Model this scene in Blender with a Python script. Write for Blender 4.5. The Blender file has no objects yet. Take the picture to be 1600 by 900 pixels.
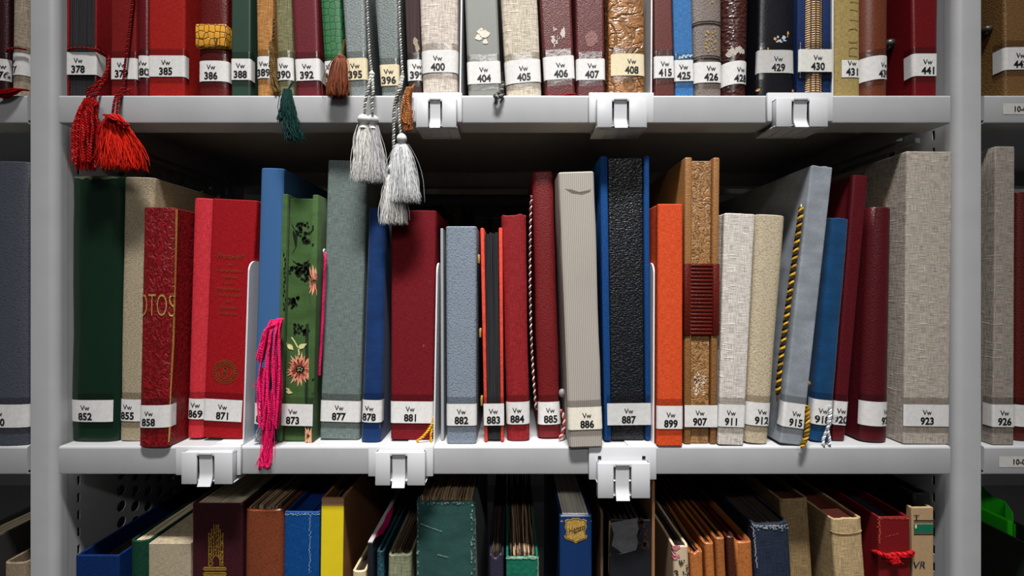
import bpy, bmesh, math, random
from mathutils import Vector, Matrix, Euler, noise as mnoise
R = random.Random(7)
scene = bpy.context.scene
C = scene.collection
F = 1600 * 16.07 / 36.0            # focal length in pixels of the 1600 px wide frame
CZ = 0.95                          # camera height
LIP = 0.5                          # distance of the shelf fronts from the camera

# ---------------------------------------------------------------- camera, world, light, exposure
cd = bpy.data.cameras.new('camera'); cam = bpy.data.objects.new('camera', cd); C.objects.link(cam)
cam.location = (0, 0, CZ); cam.rotation_euler = (math.pi / 2, 0, 0)
cd.lens = 16.07; cd.sensor_width = 36; cd.clip_start = 0.01
scene.camera = cam
scene.view_settings.view_transform = 'Standard'; scene.view_settings.look = 'None'
scene.view_settings.gamma = 1; scene.view_settings.use_curve_mapping = False
scene.view_settings.exposure = -0.25
wd = bpy.data.worlds.new('aisle_air'); scene.world = wd; wd.use_nodes = True
wd.node_tree.nodes['Background'].inputs[0].default_value = (0.98, 0.99, 1, 1)
wd.node_tree.nodes['Background'].inputs[1].default_value = 0.045
def area(name, loc, target, sx, sy, power, col=(1, 1, 1)):
    l = bpy.data.lights.new(name, 'AREA'); l.shape = 'RECTANGLE'; l.size = sx; l.size_y = sy; l.energy = power; l.color = col
    o = bpy.data.objects.new(name, l); C.objects.link(o); o.location = loc
    o.rotation_euler = (Vector(target) - Vector(loc)).to_track_quat('-Z', 'Y').to_euler(); return o
LAMP = (0.0, -0.22, CZ + 2.0)
lamp = area('aisle_and_fill_light', (LAMP[0], LAMP[1], LAMP[2] - .03), (0.0, 0.5, CZ - .30), 0.6, 0.14, 9.0, (1.0, 0.985, 0.965))
lamp.data.spread = math.radians(42)
FILL_LAMP = (0.15, -2.3, CZ + 2.0)                      # unseen lamp added behind the camera as frontal fill
far = area('aisle_and_fill_light', (FILL_LAMP[0], FILL_LAMP[1], FILL_LAMP[2] - .03), (0.0, 0.5, CZ - .15), 1.2, 0.3, 9.0, (1.0, 0.985, 0.965)); far.data.spread = math.radians(70)

def rgb(c):
    return tuple(((v / 255) / 12.92 if v / 255 <= .04045 else ((v / 255 + .055) / 1.055) ** 2.4) for v in c) + (1,)

# ---------------------------------------------------------------- materials
MC = {}
def mat(kind, col, rough=None, col2=None, wear=0.0, sc=1.0, bump=1.0):
    key = (kind, col, rough, col2, wear, sc, bump)
    if key in MC: return MC[key]
    m = bpy.data.materials.new(kind); MC[key] = m; m.use_nodes = True
    nt = m.node_tree; N = nt.nodes; L = nt.links
    b = N['Principled BSDF']
    def node(t, **kw):
        n = N.new(t)
        for k, v in kw.items(): setattr(n, k, v)
        return n
    tc = node('ShaderNodeTexCoord')
    def mapped(scl, rot=(0, 0, 0)):
        mp = node('ShaderNodeMapping'); mp.inputs['Scale'].default_value = scl; mp.inputs['Rotation'].default_value = rot
        L.new(tc.outputs['Object'], mp.inputs['Vector']); return mp.outputs[0]
    def noise(scl, detail=3, rough=.55, dist=0, rot=(0, 0, 0)):
        n = node('ShaderNodeTexNoise'); n.inputs['Scale'].default_value = 1; n.inputs['Detail'].default_value = detail
        n.inputs['Roughness'].default_value = rough; n.inputs['Distortion'].default_value = dist
        L.new(mapped(scl if isinstance(scl, tuple) else (scl,) * 3, rot), n.inputs['Vector']); return n.outputs['Fac']
    def math_(op, a, c, clamp=False):
        n = node('ShaderNodeMath', operation=op); n.use_clamp = clamp
        for i, v in enumerate((a, c)):
            if isinstance(v, (int, float)): n.inputs[i].default_value = v
            else: L.new(v, n.inputs[i])
        return n.outputs[0]
    def ramp(f, a, c):
        n = node('ShaderNodeMapRange'); n.inputs[1].default_value = a; n.inputs[2].default_value = c
        L.new(f, n.inputs[0]); return n.outputs[0]
    def mix(f, a, c):
        n = node('ShaderNodeMix', data_type='RGBA')
        for i, v in ((0, f), (6, a), (7, c)):
            if isinstance(v, (int, float)): n.inputs[i].default_value = v
            elif isinstance(v, tuple): n.inputs[i].default_value = v
            else: L.new(v, n.inputs[i])
        return n.outputs[2]
    def dk(k): return tuple(min(1, v * k) for v in rgb(col)[:3]) + (1,)
    base = rgb(col); rg = .55; h = None; hs = .3; hd = .001
    if kind == 'plain':
        f = noise(60 * sc, 4); base = mix(f, dk(.9), dk(1.08)); rg = .5
    elif kind == 'paint':
        f = noise(25, 3); g = noise(900, 2); base = mix(ramp(f, .3, .7), dk(.95), dk(1.03)); rg = .42; h = g; hs = .06; hd = .0004
    elif kind == 'plastic':
        f = noise(40, 2); base = mix(f, dk(.97), dk(1.02)); rg = .32
    elif kind == 'cloth':
        a = noise((1500 * sc, 1500 * sc, 180 * sc), 2); c = noise((180 * sc, 180 * sc, 1500 * sc), 2); g = noise(40, 3)
        f = math_('ADD', math_('MULTIPLY', a, .5), math_('MULTIPLY', c, .5))
        base = mix(ramp(f, .34, .66), dk(.5), dk(1.36)); base = mix(math_('MULTIPLY', g, .35), base, dk(.8)); rg = .75; h = f; hs = .5; hd = .0006
    elif kind == 'linen':
        a = noise((1100 * sc, 1100 * sc, 90 * sc), 3, .6); c = noise((90 * sc, 90 * sc, 1100 * sc), 3, .6); g = noise(700, 2)
        f = math_('ADD', math_('MULTIPLY', a, .5), math_('MULTIPLY', c, .5))
        s2 = ramp(noise((60, 60, 380), 2), .62, .72)
        base = mix(ramp(f, .36, .64), dk(.45), dk(1.28)); base = mix(math_('MULTIPLY', s2, .5), base, dk(1.35)); rg = .85
        h = math_('ADD', f, math_('MULTIPLY', s2, .4)); hs = .7; hd = .0008
    elif kind == 'twill':
        a = noise((500, 500, 1700), 2, .5, 0, (0, .7, 0)); g = noise(900, 2)
        base = mix(ramp(a, .35, .65), dk(.5), dk(1.2)); base = mix(math_('MULTIPLY', ramp(g, .4, .7), .4), base, dk(.65)); rg = .85; h = a; hs = .7; hd = .0008
    elif kind in ('leather', 'pebble', 'wrinkle'):
        v = node('ShaderNodeTexVoronoi', feature='SMOOTH_F1'); s_ = {'leather': 800, 'pebble': 420, 'wrinkle': 75}[kind] * sc
        v.inputs['Scale'].default_value = 1; wn = noise(s_ * .8, 2)
        mp = node('ShaderNodeMapping'); mp.inputs['Scale'].default_value = (s_, s_, s_ * (1.5 if kind == 'pebble' else 1.0))
        ad = node('ShaderNodeVectorMath', operation='ADD'); L.new(tc.outputs['Object'], mp.inputs['Vector']); L.new(mp.outputs[0], ad.inputs[0])
        nn = node('ShaderNodeTexNoise'); nn.inputs['Scale'].default_value = s_ * .7; L.new(tc.outputs['Object'], nn.inputs['Vector']); L.new(nn.outputs['Color'], ad.inputs[1])
        if kind == 'wrinkle':
            v.feature = 'DISTANCE_TO_EDGE'; nn.inputs['Detail'].default_value = 4
        L.new(ad.outputs[0], v.inputs['Vector'])
        g = noise(30, 4)
        f = ramp(v.outputs['Distance'], 0, .16 if kind == 'wrinkle' else .9)
        if kind == 'wrinkle':
            base = mix(f, dk(.62), dk(1.08)); h = math_('ADD', math_('MULTIPLY', f, .8), noise(160, 4, .6, 1.5)); hs = .8; hd = .0022; rg = .38
        else:
            base = mix(f, dk(1.22), dk(.55)); h = math_('SUBTRACT', 1, f); hs = .75 if kind == 'pebble' else .5; hd = .0011 if kind == 'pebble' else .0006; rg = .42
        base = mix(math_('MULTIPLY', ramp(g, .35, .75), .35), base, dk(.7))
    elif kind == 'crease':          # leather with fine irregular creases
        a = math_('ABSOLUTE', math_('SUBTRACT', noise((70 * sc, 70 * sc, 60 * sc), 2, .5, 1.2), .5), 0); c = math_('ABSOLUTE', math_('SUBTRACT', noise((150 * sc, 150 * sc, 240 * sc), 2, .5, .8), .5), 0)
        f = math_('MULTIPLY', ramp(a, 0, .05), math_('ADD', .45, math_('MULTIPLY', ramp(c, 0, .07), .55))); g = noise(40, 3)
        base = mix(f, dk(.5), dk(1.08)); base = mix(math_('MULTIPLY', g, .3), base, dk(.72)); h = math_('ADD', f, math_('MULTIPLY', noise(700, 2), .25)); hs = .6; hd = .0012; rg = .4
    elif kind == 'embossed':        # swirling tooled leather
        f = noise((160, 160, 90), 3, .5, 2.5); g = ramp(f, .42, .58)
        base = mix(g, dk(.72), dk(1.2)); h = g; hs = .6; hd = .0009; rg = .38
    elif kind == 'cord':            # ribbed cloth with vertical wales
        w = node('ShaderNodeTexWave', wave_type='BANDS', bands_direction='X'); w.inputs['Scale'].default_value = 150 * sc
        w.inputs['Distortion'].default_value = .6; w.inputs['Detail'].default_value = 1
        L.new(tc.outputs['Object'], w.inputs['Vector']); g = noise(500, 2)
        base = mix(w.outputs['Fac'], dk(.68), dk(1.14)); base = mix(math_('MULTIPLY', g, .25), base, dk(.7)); h = w.outputs['Fac']; hs = .5; hd = .0008; rg = .8
    elif kind == 'velvet':
        f = noise(900 * sc, 3); g = noise((30, 30, 60), 4); base = mix(ramp(f, .3, .7), dk(.65), dk(1.25)); base = mix(ramp(g, .35, .7), base, dk(.6))
        rg = .7; h = f; hs = .3; hd = .0004; b.inputs['Sheen Weight'].default_value = .08
    elif kind == 'snake':
        v = node('ShaderNodeTexVoronoi', feature='DISTANCE_TO_EDGE'); v.inputs['Scale'].default_value = 1; v.inputs['Randomness'].default_value = .4
        L.new(mapped((190 * sc, 190 * sc, 150 * sc)), v.inputs['Vector']); f = ramp(v.outputs['Distance'], .02, .09)
        base = mix(f, rgb(col2), dk(1)); h = f; hs = .5; hd = .001; rg = .4
    elif kind == 'weave':           # braided raffia
        w = node('ShaderNodeTexWave', wave_type='BANDS', bands_direction='Z'); w.inputs['Scale'].default_value = 125; w.inputs['Distortion'].default_value = 1.5
        L.new(tc.outputs['Object'], w.inputs['Vector']); x = node('ShaderNodeTexWave', wave_type='BANDS', bands_direction='X'); x.inputs['Scale'].default_value = 62
        L.new(tc.outputs['Object'], x.inputs['Vector']); f = math_('MULTIPLY', w.outputs['Fac'], ramp(x.outputs['Fac'], 0, .35))
        base = mix(f, rgb(col2), dk(1.1)); h = f; hs = .8; hd = .0015; rg = .6
    elif kind == 'pages':           # paper edges: lines run along the leaves
        f = noise((1400 * sc, 8, 8), 2, .7); base = mix(ramp(f, .35, .65), dk(.5), dk(1.15)); rg = .85; h = f; hs = .4; hd = .0006
    elif kind == 'silk':
        g = node('ShaderNodeNewGeometry'); base = mix(g.outputs['Random Per Island'], dk(.5), dk(1.35)); rg = .62
    elif kind == 'paper':
        f = noise(220, 4, .7); base = mix(ramp(f, .3, .72), dk(.86), dk(1.04)); rg = .6
    elif kind == 'gold':
        f = noise(900, 2); base = mix(ramp(f, .35, .7), dk(.55), dk(1.2)); b.inputs['Metallic'].default_value = .35; rg = .45
    elif kind == 'tape':
        nt.nodes.remove(b); o = N['Material Output']
        t = node('ShaderNodeBsdfTransparent'); t.inputs[0].default_value = (.80, .79, .78, 1)
        g = node('ShaderNodeBsdfGlossy'); g.inputs['Roughness'].default_value = .22
        bp = node('ShaderNodeBump'); bp.inputs['Strength'].default_value = .35; bp.inputs['Distance'].default_value = .001; L.new(noise(140, 3), bp.inputs['Height']); L.new(bp.outputs[0], g.inputs['Normal'])
        ms = node('ShaderNodeMixShader'); ms.inputs[0].default_value = .07; L.new(t.outputs[0], ms.inputs[1]); L.new(g.outputs[0], ms.inputs[2]); L.new(ms.outputs[0], o.inputs[0])
        return m
    if wear > 0:
        f = noise(120, 5, .7); g = ramp(f, .74 - wear * .25, .8 - wear * .2)
        base = mix(math_('MULTIPLY', g, .75), base, rgb(col2 or (190, 185, 175)))
    if isinstance(base, tuple): b.inputs['Base Color'].default_value = base
    else: L.new(base, b.inputs['Base Color'])
    b.inputs['Roughness'].default_value = rough if rough is not None else rg
    b.inputs['Specular IOR Level'].default_value = {'cloth': .12, 'linen': .1, 'twill': .1, 'velvet': .12, 'silk': .12, 'cord': .1, 'pages': .1, 'paper': .2, 'leather': .3}.get(kind, .35)
    if h is not None:
        bp = node('ShaderNodeBump'); bp.inputs['Strength'].default_value = min(1, hs * bump); bp.inputs['Distance'].default_value = hd
        L.new(h, bp.inputs['Height']); L.new(bp.outputs[0], b.inputs['Normal'])
    return m

GREY = mat('paint', (174, 175, 177)); WHITE = mat('plastic', (192, 193, 196)); METAL = mat('paint', (208, 209, 212), .35)
PAPER = mat('paper', (214, 212, 210)); CREAM = mat('paper', (214, 201, 168)); INK = mat('plain', (18, 18, 20)); GOLD = mat('gold', (205, 165, 85))
DARK = mat('plain', (14, 14, 16)); TAPE = mat('tape', (0, 0, 0)); CREAMP = mat('pages', (222, 206, 174)); BLACKP = mat('pages', (52, 52, 55)); TANP = mat('pages', (150, 122, 92)); DARKP = mat('pages', (58, 50, 44))

# ---------------------------------------------------------------- helpers
def W(px, py, Y): return Vector(((px - 800) * Y / F, Y, CZ + (450 - py) * Y / F))
def tag(o, label=None, cat=None, group=None, kind=None):
    for k, v in (('label', label), ('category', cat), ('group', group), ('kind', kind)):
        if v: o[k] = v
    return o
def finish(me, smooth=True, ang=.6):
    if smooth:
        for p in me.polygons: p.use_smooth = True
        me.set_sharp_from_angle(angle=ang)
def link(name, verts, faces, mats, parent=None, smooth=True, mi=None, ang=.6):
    me = bpy.data.meshes.new(name); me.from_pydata([tuple(v) for v in verts], [], faces)
    for m in (mats if isinstance(mats, (list, tuple)) else [mats]): me.materials.append(m)
    if mi:
        for p, i in zip(me.polygons, mi): p.material_index = i
    bm = bmesh.new(); bm.from_mesh(me); bmesh.ops.recalc_face_normals(bm, faces=bm.faces); bm.to_mesh(me); bm.free()
    finish(me, smooth, ang)
    o = bpy.data.objects.new(name, me); C.objects.link(o)
    if parent: o.parent = parent
    return o
class MB:
    def __init__(s): s.v = []; s.f = []; s.mi = []
    def add(s, v, f, mi=0):
        n = len(s.v); s.v += [Vector(p) for p in v]; s.f += [tuple(i + n for i in q) for q in f]; s.mi += [mi] * len(f)
    def box(s, x0, x1, y0, y1, z0, z1, bev=0.0, mi=0, seg=2):
        bm = bmesh.new(); bmesh.ops.create_cube(bm, size=1)
        for v in bm.verts: v.co = Vector(((x0 + x1) / 2 + v.co.x * (x1 - x0), (y0 + y1) / 2 + v.co.y * (y1 - y0), (z0 + z1) / 2 + v.co.z * (z1 - z0)))
        if bev > 0: bmesh.ops.bevel(bm, geom=list(bm.edges), offset=bev, segments=seg, affect='EDGES', profile=.5)
        bm.verts.index_update(); s.add([v.co.copy() for v in bm.verts], [[v.index for v in f.verts] for f in bm.faces], mi); bm.free(); return s
    def tube(s, pts, r, n=5, mi=0, taper=None):
        pts = [Vector(p) for p in pts]; rings = []
        t0 = (pts[1] - pts[0]).normalized(); u = t0.orthogonal().normalized()
        for i, p in enumerate(pts):
            t = (pts[min(i + 1, len(pts) - 1)] - pts[max(i - 1, 0)])
            t = t.normalized() if t.length > 1e-9 else t0
            u = (u - t * u.dot(t)); u = u.normalized() if u.length > 1e-9 else t.orthogonal().normalized()
            w = t.cross(u); rr = r * (taper[i] if taper else 1)
            rings.append([p + (u * math.cos(2 * math.pi * k / n) + w * math.sin(2 * math.pi * k / n)) * rr for k in range(n)])
        V = [q for g in rings for q in g]
        Fc = [(i * n + k, i * n + (k + 1) % n, (i + 1) * n + (k + 1) % n, (i + 1) * n + k) for i in range(len(pts) - 1) for k in range(n)]
        Fc += [tuple(range(n))[::-1], tuple(range((len(pts) - 1) * n, len(pts) * n))]
        s.add(V, Fc, mi); return s
    def prism(s, poly, y0, y1, mi=0):          # polygon in x,z pushed along y
        n = len(poly); V = [(x, y0, z) for x, z in poly] + [(x, y1, z) for x, z in poly]
        s.add(V, [tuple(range(n)), tuple(range(2 * n - 1, n - 1, -1))] + [(i, i + n, (i + 1) % n + n, (i + 1) % n) for i in range(n)], mi); return s
    def ball(s, c, r, sz=1.0, mi=0, n=10):
        bm = bmesh.new(); bmesh.ops.create_uvsphere(bm, u_segments=n, v_segments=max(5, n * 2 // 3), radius=r)
        bm.verts.index_update()
        s.add([Vector(c) + Vector((v.co.x, v.co.y, v.co.z * sz)) for v in bm.verts], [[v.index for v in f.verts] for f in bm.faces], mi); bm.free(); return s
    def build(s, name, mats, parent=None, smooth=True, ang=.6): return link(name, s.v, s.f, mats, parent, smooth, s.mi, ang)
def empty(name, loc, rot=(0, 0, 0)):
    o = bpy.data.objects.new(name, None); C.objects.link(o); o.location = loc; o.rotation_euler = rot; o.empty_display_size = .02; return o
def smoothpath(pts, n=8):
    pts = [Vector(p) for p in pts]; out = []
    P = [pts[0] * 2 - pts[1]] + pts + [pts[-1] * 2 - pts[-2]]
    for i in range(1, len(P) - 2):
        a, b, c, d = P[i - 1:i + 3]
        for k in range(n):
            t = k / n
            out.append(.5 * ((2 * b) + (c - a) * t + (2 * a - 5 * b + 4 * c - d) * t * t + (3 * b - a - 3 * c + d) * t ** 3))
    out.append(pts[-1]); return out
TX = {}
def textmesh(body, size, bold=0.0, shear=0.0, sp=1.0):
    k = (body, size, bold, shear, sp)
    if k in TX: return TX[k]
    cu = bpy.data.curves.new('t', 'FONT'); cu.body = body; cu.size = 1; cu.align_x = 'CENTER'; cu.offset = bold; cu.shear = shear; cu.space_character = sp
    cu.resolution_u = 3; cu.fill_mode = 'FRONT'
    o = bpy.data.objects.new('t', cu); C.objects.link(o); dg = bpy.context.evaluated_depsgraph_get()
    me = bpy.data.meshes.new_from_object(o.evaluated_get(dg)); V = [(v.co.x, v.co.y) for v in me.vertices]; Fc = [tuple(p.vertices) for p in me.polygons]
    bpy.data.objects.remove(o); bpy.data.curves.remove(cu); bpy.data.meshes.remove(me)
    xs = [v[0] for v in V]; cx = (min(xs) + max(xs)) / 2; k2 = size / .70    # size is the height of a capital
    cap = .36 if True else 0
    V = [((x - cx) * k2, (y - cap + .01) * k2) for x, y in V]
    TX[k] = (V, Fc); return TX[k]

# ---------------------------------------------------------------- the book kit
class Book:
    """px frame of the spine: T=(xl,xr,y) top corners, B=(xl,xr,y) lower corners, at distance Y; foot stands at height z0."""
    def __init__(s, name, label, T, B, Y, z0, depth, group, pitch=0.0, yaw=0.0, cat='book'):
        k = Y / F; s.k = k; s.Y = Y
        def lerp(y, i): t = (y - B[2]) / (T[2] - B[2]); return B[i] + (T[i] - B[i]) * t
        pyb = 450 - (z0 - CZ) / k
        s.pyb = pyb
        xl, xr = lerp(pyb, 0), lerp(pyb, 1)
        cT = ((T[0] + T[1]) / 2, T[2]); cB = ((xl + xr) / 2, pyb)
        ang = math.atan2((cT[0] - cB[0]), (cB[1] - cT[1])); s.ang = ang
        s.wb = (xr - xl) * k * math.cos(ang); s.wt = (T[1] - T[0]) * k * math.cos(ang)
        s.h = math.hypot(cT[0] - cB[0], cT[1] - cB[1]) * k; s.d = depth
        lift = abs(math.sin(ang)) * s.wb / 2
        s.h -= lift
        s.loc = Vector(((cB[0] - 800) * k + math.sin(ang) * lift * 0, Y, z0 + lift + .0003))
        s.root = empty(name, s.loc, (pitch, ang, yaw)); tag(s.root, label, cat, group)
        s.Mx = Matrix.Translation(s.loc) @ Euler((pitch, ang, yaw)).to_matrix().to_4x4(); s.inv = s.Mx.inverted()
        s.w = s.wb
    def local(s, px, py):
        p = s.inv @ W(px, py, s.Y); return p.x, p.z
    def child(s, o):                                   # a part modelled in world space
        o.parent = s.root; o.matrix_parent_inverse = s.inv; return o
    def profile(s, kind='flat', r=.002, bulge=None, groove=0.0, w=None, front=0.0, d=None, hinge=.004):
        w = w or s.w; d = d or s.d; hw = w / 2; pts = []
        if kind == 'flat':
            r = min(r, hw * .9)
            arc = [(hw - r + r * math.sin(a), r - r * math.cos(a)) for a in [i * math.pi / 2 / 4 for i in range(5)]]
            right = [(hw * f, 0) for f in (0, .2, .4, .6, .8) if hw * f < hw - r - 1e-5] + arc; yb = r
        else:
            n = {'round': 2.0, 'soft': 3.0, 'square': 4.5}[kind]; yb = bulge if bulge is not None else min(.006, hw * .42)
            right = []
            for i in range(13):
                a = i / 12 * math.pi / 2
                right.append((hw * math.sin(a) ** (2 / n), yb * (1 - math.cos(a) ** (2 / n))))
        if groove > 0: right += [(hw, yb + hinge * .5), (hw - groove, yb + hinge * 1.3), (hw - groove * .7, yb + hinge * 2.1), (hw, yb + hinge * 3)]
        right += [(hw, min(yb + .03, yb + (d - yb) * .3)), (hw, yb + (d - yb) * .6), (hw, d)]
        right = [(x, y + front) for x, y in right]
        pts = [(-x, y) for x, y in reversed(right[1:])] + right
        S = [0]
        for a, c in zip(pts, pts[1:]): S.append(S[-1] + math.hypot(c[0] - a[0], c[1] - a[1]))
        mid = S[len(right) - 1]; s.S = [v - mid for v in S]; s.P = pts; s.yb = yb + front
        Nn = []
        for i in range(len(pts)):
            a = pts[max(i - 1, 0)]; c = pts[min(i + 1, len(pts) - 1)]; dx, dy = c[0] - a[0], c[1] - a[1]; l = math.hypot(dx, dy) or 1; Nn.append((dy / l, -dx / l))
        s.Nn = Nn; return s
    def tk(s, z): return 1 + (s.wt / s.wb - 1) * max(0, min(1.05, z / s.h))
    lump = 0.0; seed = 0.0
    def surf(s, sv, z, off=0.0):
        if s.lump: off += mnoise.noise(Vector((max(s.S[0], min(s.S[-1], sv)) * 30 + s.seed, z * 22, s.seed))) * s.lump
        S = s.S; sv = max(S[0], min(S[-1], sv)); i = 0
        lo, hi = 0, len(S) - 1
        while hi - lo > 1:
            m_ = (lo + hi) // 2
            if S[m_] <= sv: lo = m_
            else: hi = m_
        t = (sv - S[lo]) / ((S[hi] - S[lo]) or 1)
        x = s.P[lo][0] * (1 - t) + s.P[hi][0] * t; y = s.P[lo][1] * (1 - t) + s.P[hi][1] * t
        nx = s.Nn[lo][0] * (1 - t) + s.Nn[hi][0] * t; ny = s.Nn[lo][1] * (1 - t) + s.Nn[hi][1] * t
        l = math.hypot(nx, ny) or 1
        return Vector(((x + off * nx / l) * s.tk(z), y + off * ny / l, z))
    def s_of_x(s, x):
        best = min(range(len(s.P)), key=lambda i: 1e9 if s.P[i][1] > s.yb + 1e-6 else abs(s.P[i][0] - x))
        # refine
        i = best
        for a in (i - 1, i):
            if 0 <= a < len(s.P) - 1:
                x0, x1 = s.P[a][0], s.P[a + 1][0]
                if x1 > x0 and x0 <= x <= x1: return s.S[a] + (x - x0) / (x1 - x0) * (s.S[a + 1] - s.S[a])
        return s.S[i] + (x - s.P[i][0])
    def sz(s, px, py):
        x, z = s.local(px, py); return s.s_of_x(x / s.tk(z)), z
    def cover(s, m, t=.0028, name='cover', z1=None, lumpy=0.0, worn=0.0, rim=.0009):
        z1 = z1 or s.h; zs = [(0, -rim), (rim, 0)] + [(z1 * i / 10, 0) for i in range(1, 10)] + [(z1 - rim, 0), (z1, -rim)]
        V = []; n = len(s.P); loops = []; seed = R.random() * 50; s.seed = seed; s.lump = lumpy
        for z, of in zs:
            row = []
            for j in list(range(n)) + list(range(n - 1, -1, -1)):
                outer = len(row) < n
                o_ = of if outer else -t - (of if of < 0 else 0)
                p = s.surf(s.S[j], z, o_)
                if worn and z > z1 - .004: p.z += (mnoise.noise(Vector((s.S[j] * 160 + seed, 0, seed))) - .2) * worn
                row.append(p)
            loops.append(row); V += row
        m2 = 2 * n; Fc = []
        for i in range(len(zs) - 1):
            for j in range(m2):
                k = (j + 1) % m2; Fc.append((i * m2 + j, i * m2 + k, (i + 1) * m2 + k, (i + 1) * m2 + j))
        for base in (0, (len(zs) - 1) * m2):
            for j in range(n - 1): Fc.append((base + j, base + j + 1, base + m2 - 2 - j, base + m2 - 1 - j))
        return link(name, V, Fc, m, s.root, True, None, .75)
    def pages(s, m, top=.005, front=None, t=.0034, back=.004, name='pages', bot=.002):
        hw = s.w / 2 - t; y0 = (s.yb if front is None else front) + .001; mb = MB()
        if front is None: y0 = max(.0045, s.yb * .6)
        k = s.tk(s.h); V = []
        for z, kk in ((bot, 1), (s.h - top, s.tk(s.h - top))):
            V += [(-hw * kk, y0, z), (hw * kk, y0, z), (hw * kk, s.d - back, z), (-hw * kk, s.d - back, z)]
        return link(name, V, [(0, 1, 2, 3), (4, 5, 6, 7), (0, 1, 5, 4), (1, 2, 6, 5), (2, 3, 7, 6), (3, 0, 4, 7)], m, s.root, False)
    def sheets(s, m, n=18, top=.006, front=None, t=.0034, back=.006, jit=.002, jy=.002, fan=0.0, thick=.55, name='pages', mats=None):
        hw = s.w / 2 - t; y0 = (max(.0045, s.yb * .5) if front is None else front); mb = MB(); zt = s.h - top
        k1 = s.tk(zt)
        for i in range(n):
            u = (i + .5) / n; xa = (-hw + 2 * hw * u); th = hw / n * thick; j = R.uniform(-jit, jit); yy = y0 + abs(R.gauss(0, jy)) * .6
            rows = []
            for q in range(7):
                yq = yy + (s.d - back - yy) * q / 6; f = fan * (q / 6) * (u - .5) * 2 + R.uniform(-1, 1) * jit * .25
                for z, kk in ((.002, 1), (zt + j + R.uniform(-1, 1) * jit * .4, k1)):
                    for e in (-th, th): rows.append(((xa * kk + f * (z > .01) + e), yq, z))
            Fc = []
            for q in range(6):
                a = q * 4; b_ = a + 4
                Fc += [(a, a + 1, b_ + 1, b_), (a + 2, b_ + 2, b_ + 3, a + 3), (a, b_, b_ + 2, a + 2), (a + 1, a + 3, b_ + 3, b_ + 1)]
            Fc += [(0, 2, 3, 1), (24, 25, 27, 26)]
            mb.add(rows, Fc, R.randrange(len(mats)) if mats else 0)
        return mb.build(name, mats or m, s.root, False)
    def strip(s, s0, s1, z0, z1, off, m, name, parent=None, ns=None, slant=0.0, rag=0.0):
        ss = sorted(set([s0, s1] + [v for v in s.S if s0 < v < s1])); n = len(ss); V = []; Fc = []
        nz = 3 if not rag else 3
        for q in range(nz):
            for v in ss:
                z = z0 + (z1 - z0) * q / (nz - 1) + slant * (v - (s0 + s1) / 2); V.append(s.surf(v, z, off))
        for q in range(nz - 1):
            for i in range(n - 1): Fc.append((q * n + i, q * n + i + 1, (q + 1) * n + i + 1, (q + 1) * n + i))
        return link(name, V, Fc, m, parent or s.root, True, None, .9)
    def decal(s, polys, m, name, off=.0004, parent=None):        # polygons in photograph pixels laid on the spine
        V = []; Fc = []
        for P in polys:
            a = len(V)
            for p in P: V.append(s.surf(*s.sz(*p), off))
            Fc.append(tuple(range(a, len(V))))
        return link(name, V, Fc, m, parent or s.root, False)
    def text(s, body, px, py, cap, m=None, name='lettering', parent=None, bold=0.0, shear=0.0, off=.0006, rot=0.0, sp=1.0, sx=1.0):
        V0, Fc = textmesh(body, cap * s.k, bold, shear, sp); s0, z0 = s.sz(px, py); c, n_ = math.cos(rot), math.sin(rot)
        V = [s.surf(s0 + (x * sx * c - y * n_), z0 + (x * sx * n_ + y * c), off) for x, y in V0]
        return link(name, V, Fc, m or INK, parent or s.root, False)
    def sticker(s, no, y0, y1, x0=None, x1=None, tx=None, wl=2.0, wr=2.0, col=None, tape=True, tt=11, tb=10, slant=0.0, off=.0005):
        """shelfmark sticker between pixel heights y0,y1; wl / wr: how far it wraps past the spine on each side, in pixels"""
        xc = (s.local(0, y0)[0] * 0)
        yc = (y0 + y1) / 2
        z1 = s.local(800, y0)[1]; z0 = s.local(800, y1)[1]
        # heights measured on the spine's own centre line
        cx = 800 + (s.loc.x + math.sin(s.ang) * 0) / s.k
        mid = lambda y: cx + math.tan(s.ang) * (s.pyb - y)
        z1 = s.local(mid(y0), y0)[1]; z0 = s.local(mid(y1), y1)[1]
        fw = s.s_of_x(s.w / 2)
        a = s.sz(x0, yc)[0] if x0 is not None else -fw - wl * s.k
        b_ = s.sz(x1, yc)[0] if x1 is not None else fw + wr * s.k
        lab = s.strip(a, b_, z0, z1, off, col or PAPER, 'shelfmark_label', slant=slant)
        t = tx if tx is not None else (mid(yc) if x0 is None and x1 is None else None)
        st = s.sz(t, yc)[0] if t is not None else (a + b_) / 2
        V = []; Fc = []
        for body, dy, cap, bold in (('Vw', 22.0, 7.8, .010), (str(no), 8.6, 10.8, .032)):
            v0, f0 = textmesh(body, cap * s.k, bold); zz = z0 + dy * s.k; n0 = len(V)
            V += [s.surf(st + x * .92, zz + y + slant * (st - (a + b_) / 2 + x * .92), off + .00025) for x, y in v0]; Fc += [tuple(i + n0 for i in f) for f in f0]
        link('lettering', V, Fc, INK, lab, False)
        if tape: s.strip(a - .5 * s.k, b_ + .5 * s.k, z0 - tb * s.k, z1 + tt * s.k, off * .5, TAPE, 'clear_tape', slant=slant)
        return lab
    def boards(s, m, tl, tr, front=-.002, zx=.003, fore=True, names=('board', 'board'), r=.0012):
        """two cover boards of thickness tl, tr (metres) each side, standing proud of the spine"""
        for sg, t, nm in ((-1, tl, names[0]), (1, tr, names[1])):
            mb = MB(); hw = s.w / 2; x0, x1 = (-hw, -hw + t) if sg < 0 else (hw - t, hw)
            mb.box(x0, x1, front, s.d, 0, s.h + zx, min(r, t * .4), 0, 3)
            for v in mb.v: v.x *= s.tk(v.z) if True else 1
            mb.build(nm, m, s.root)

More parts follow.
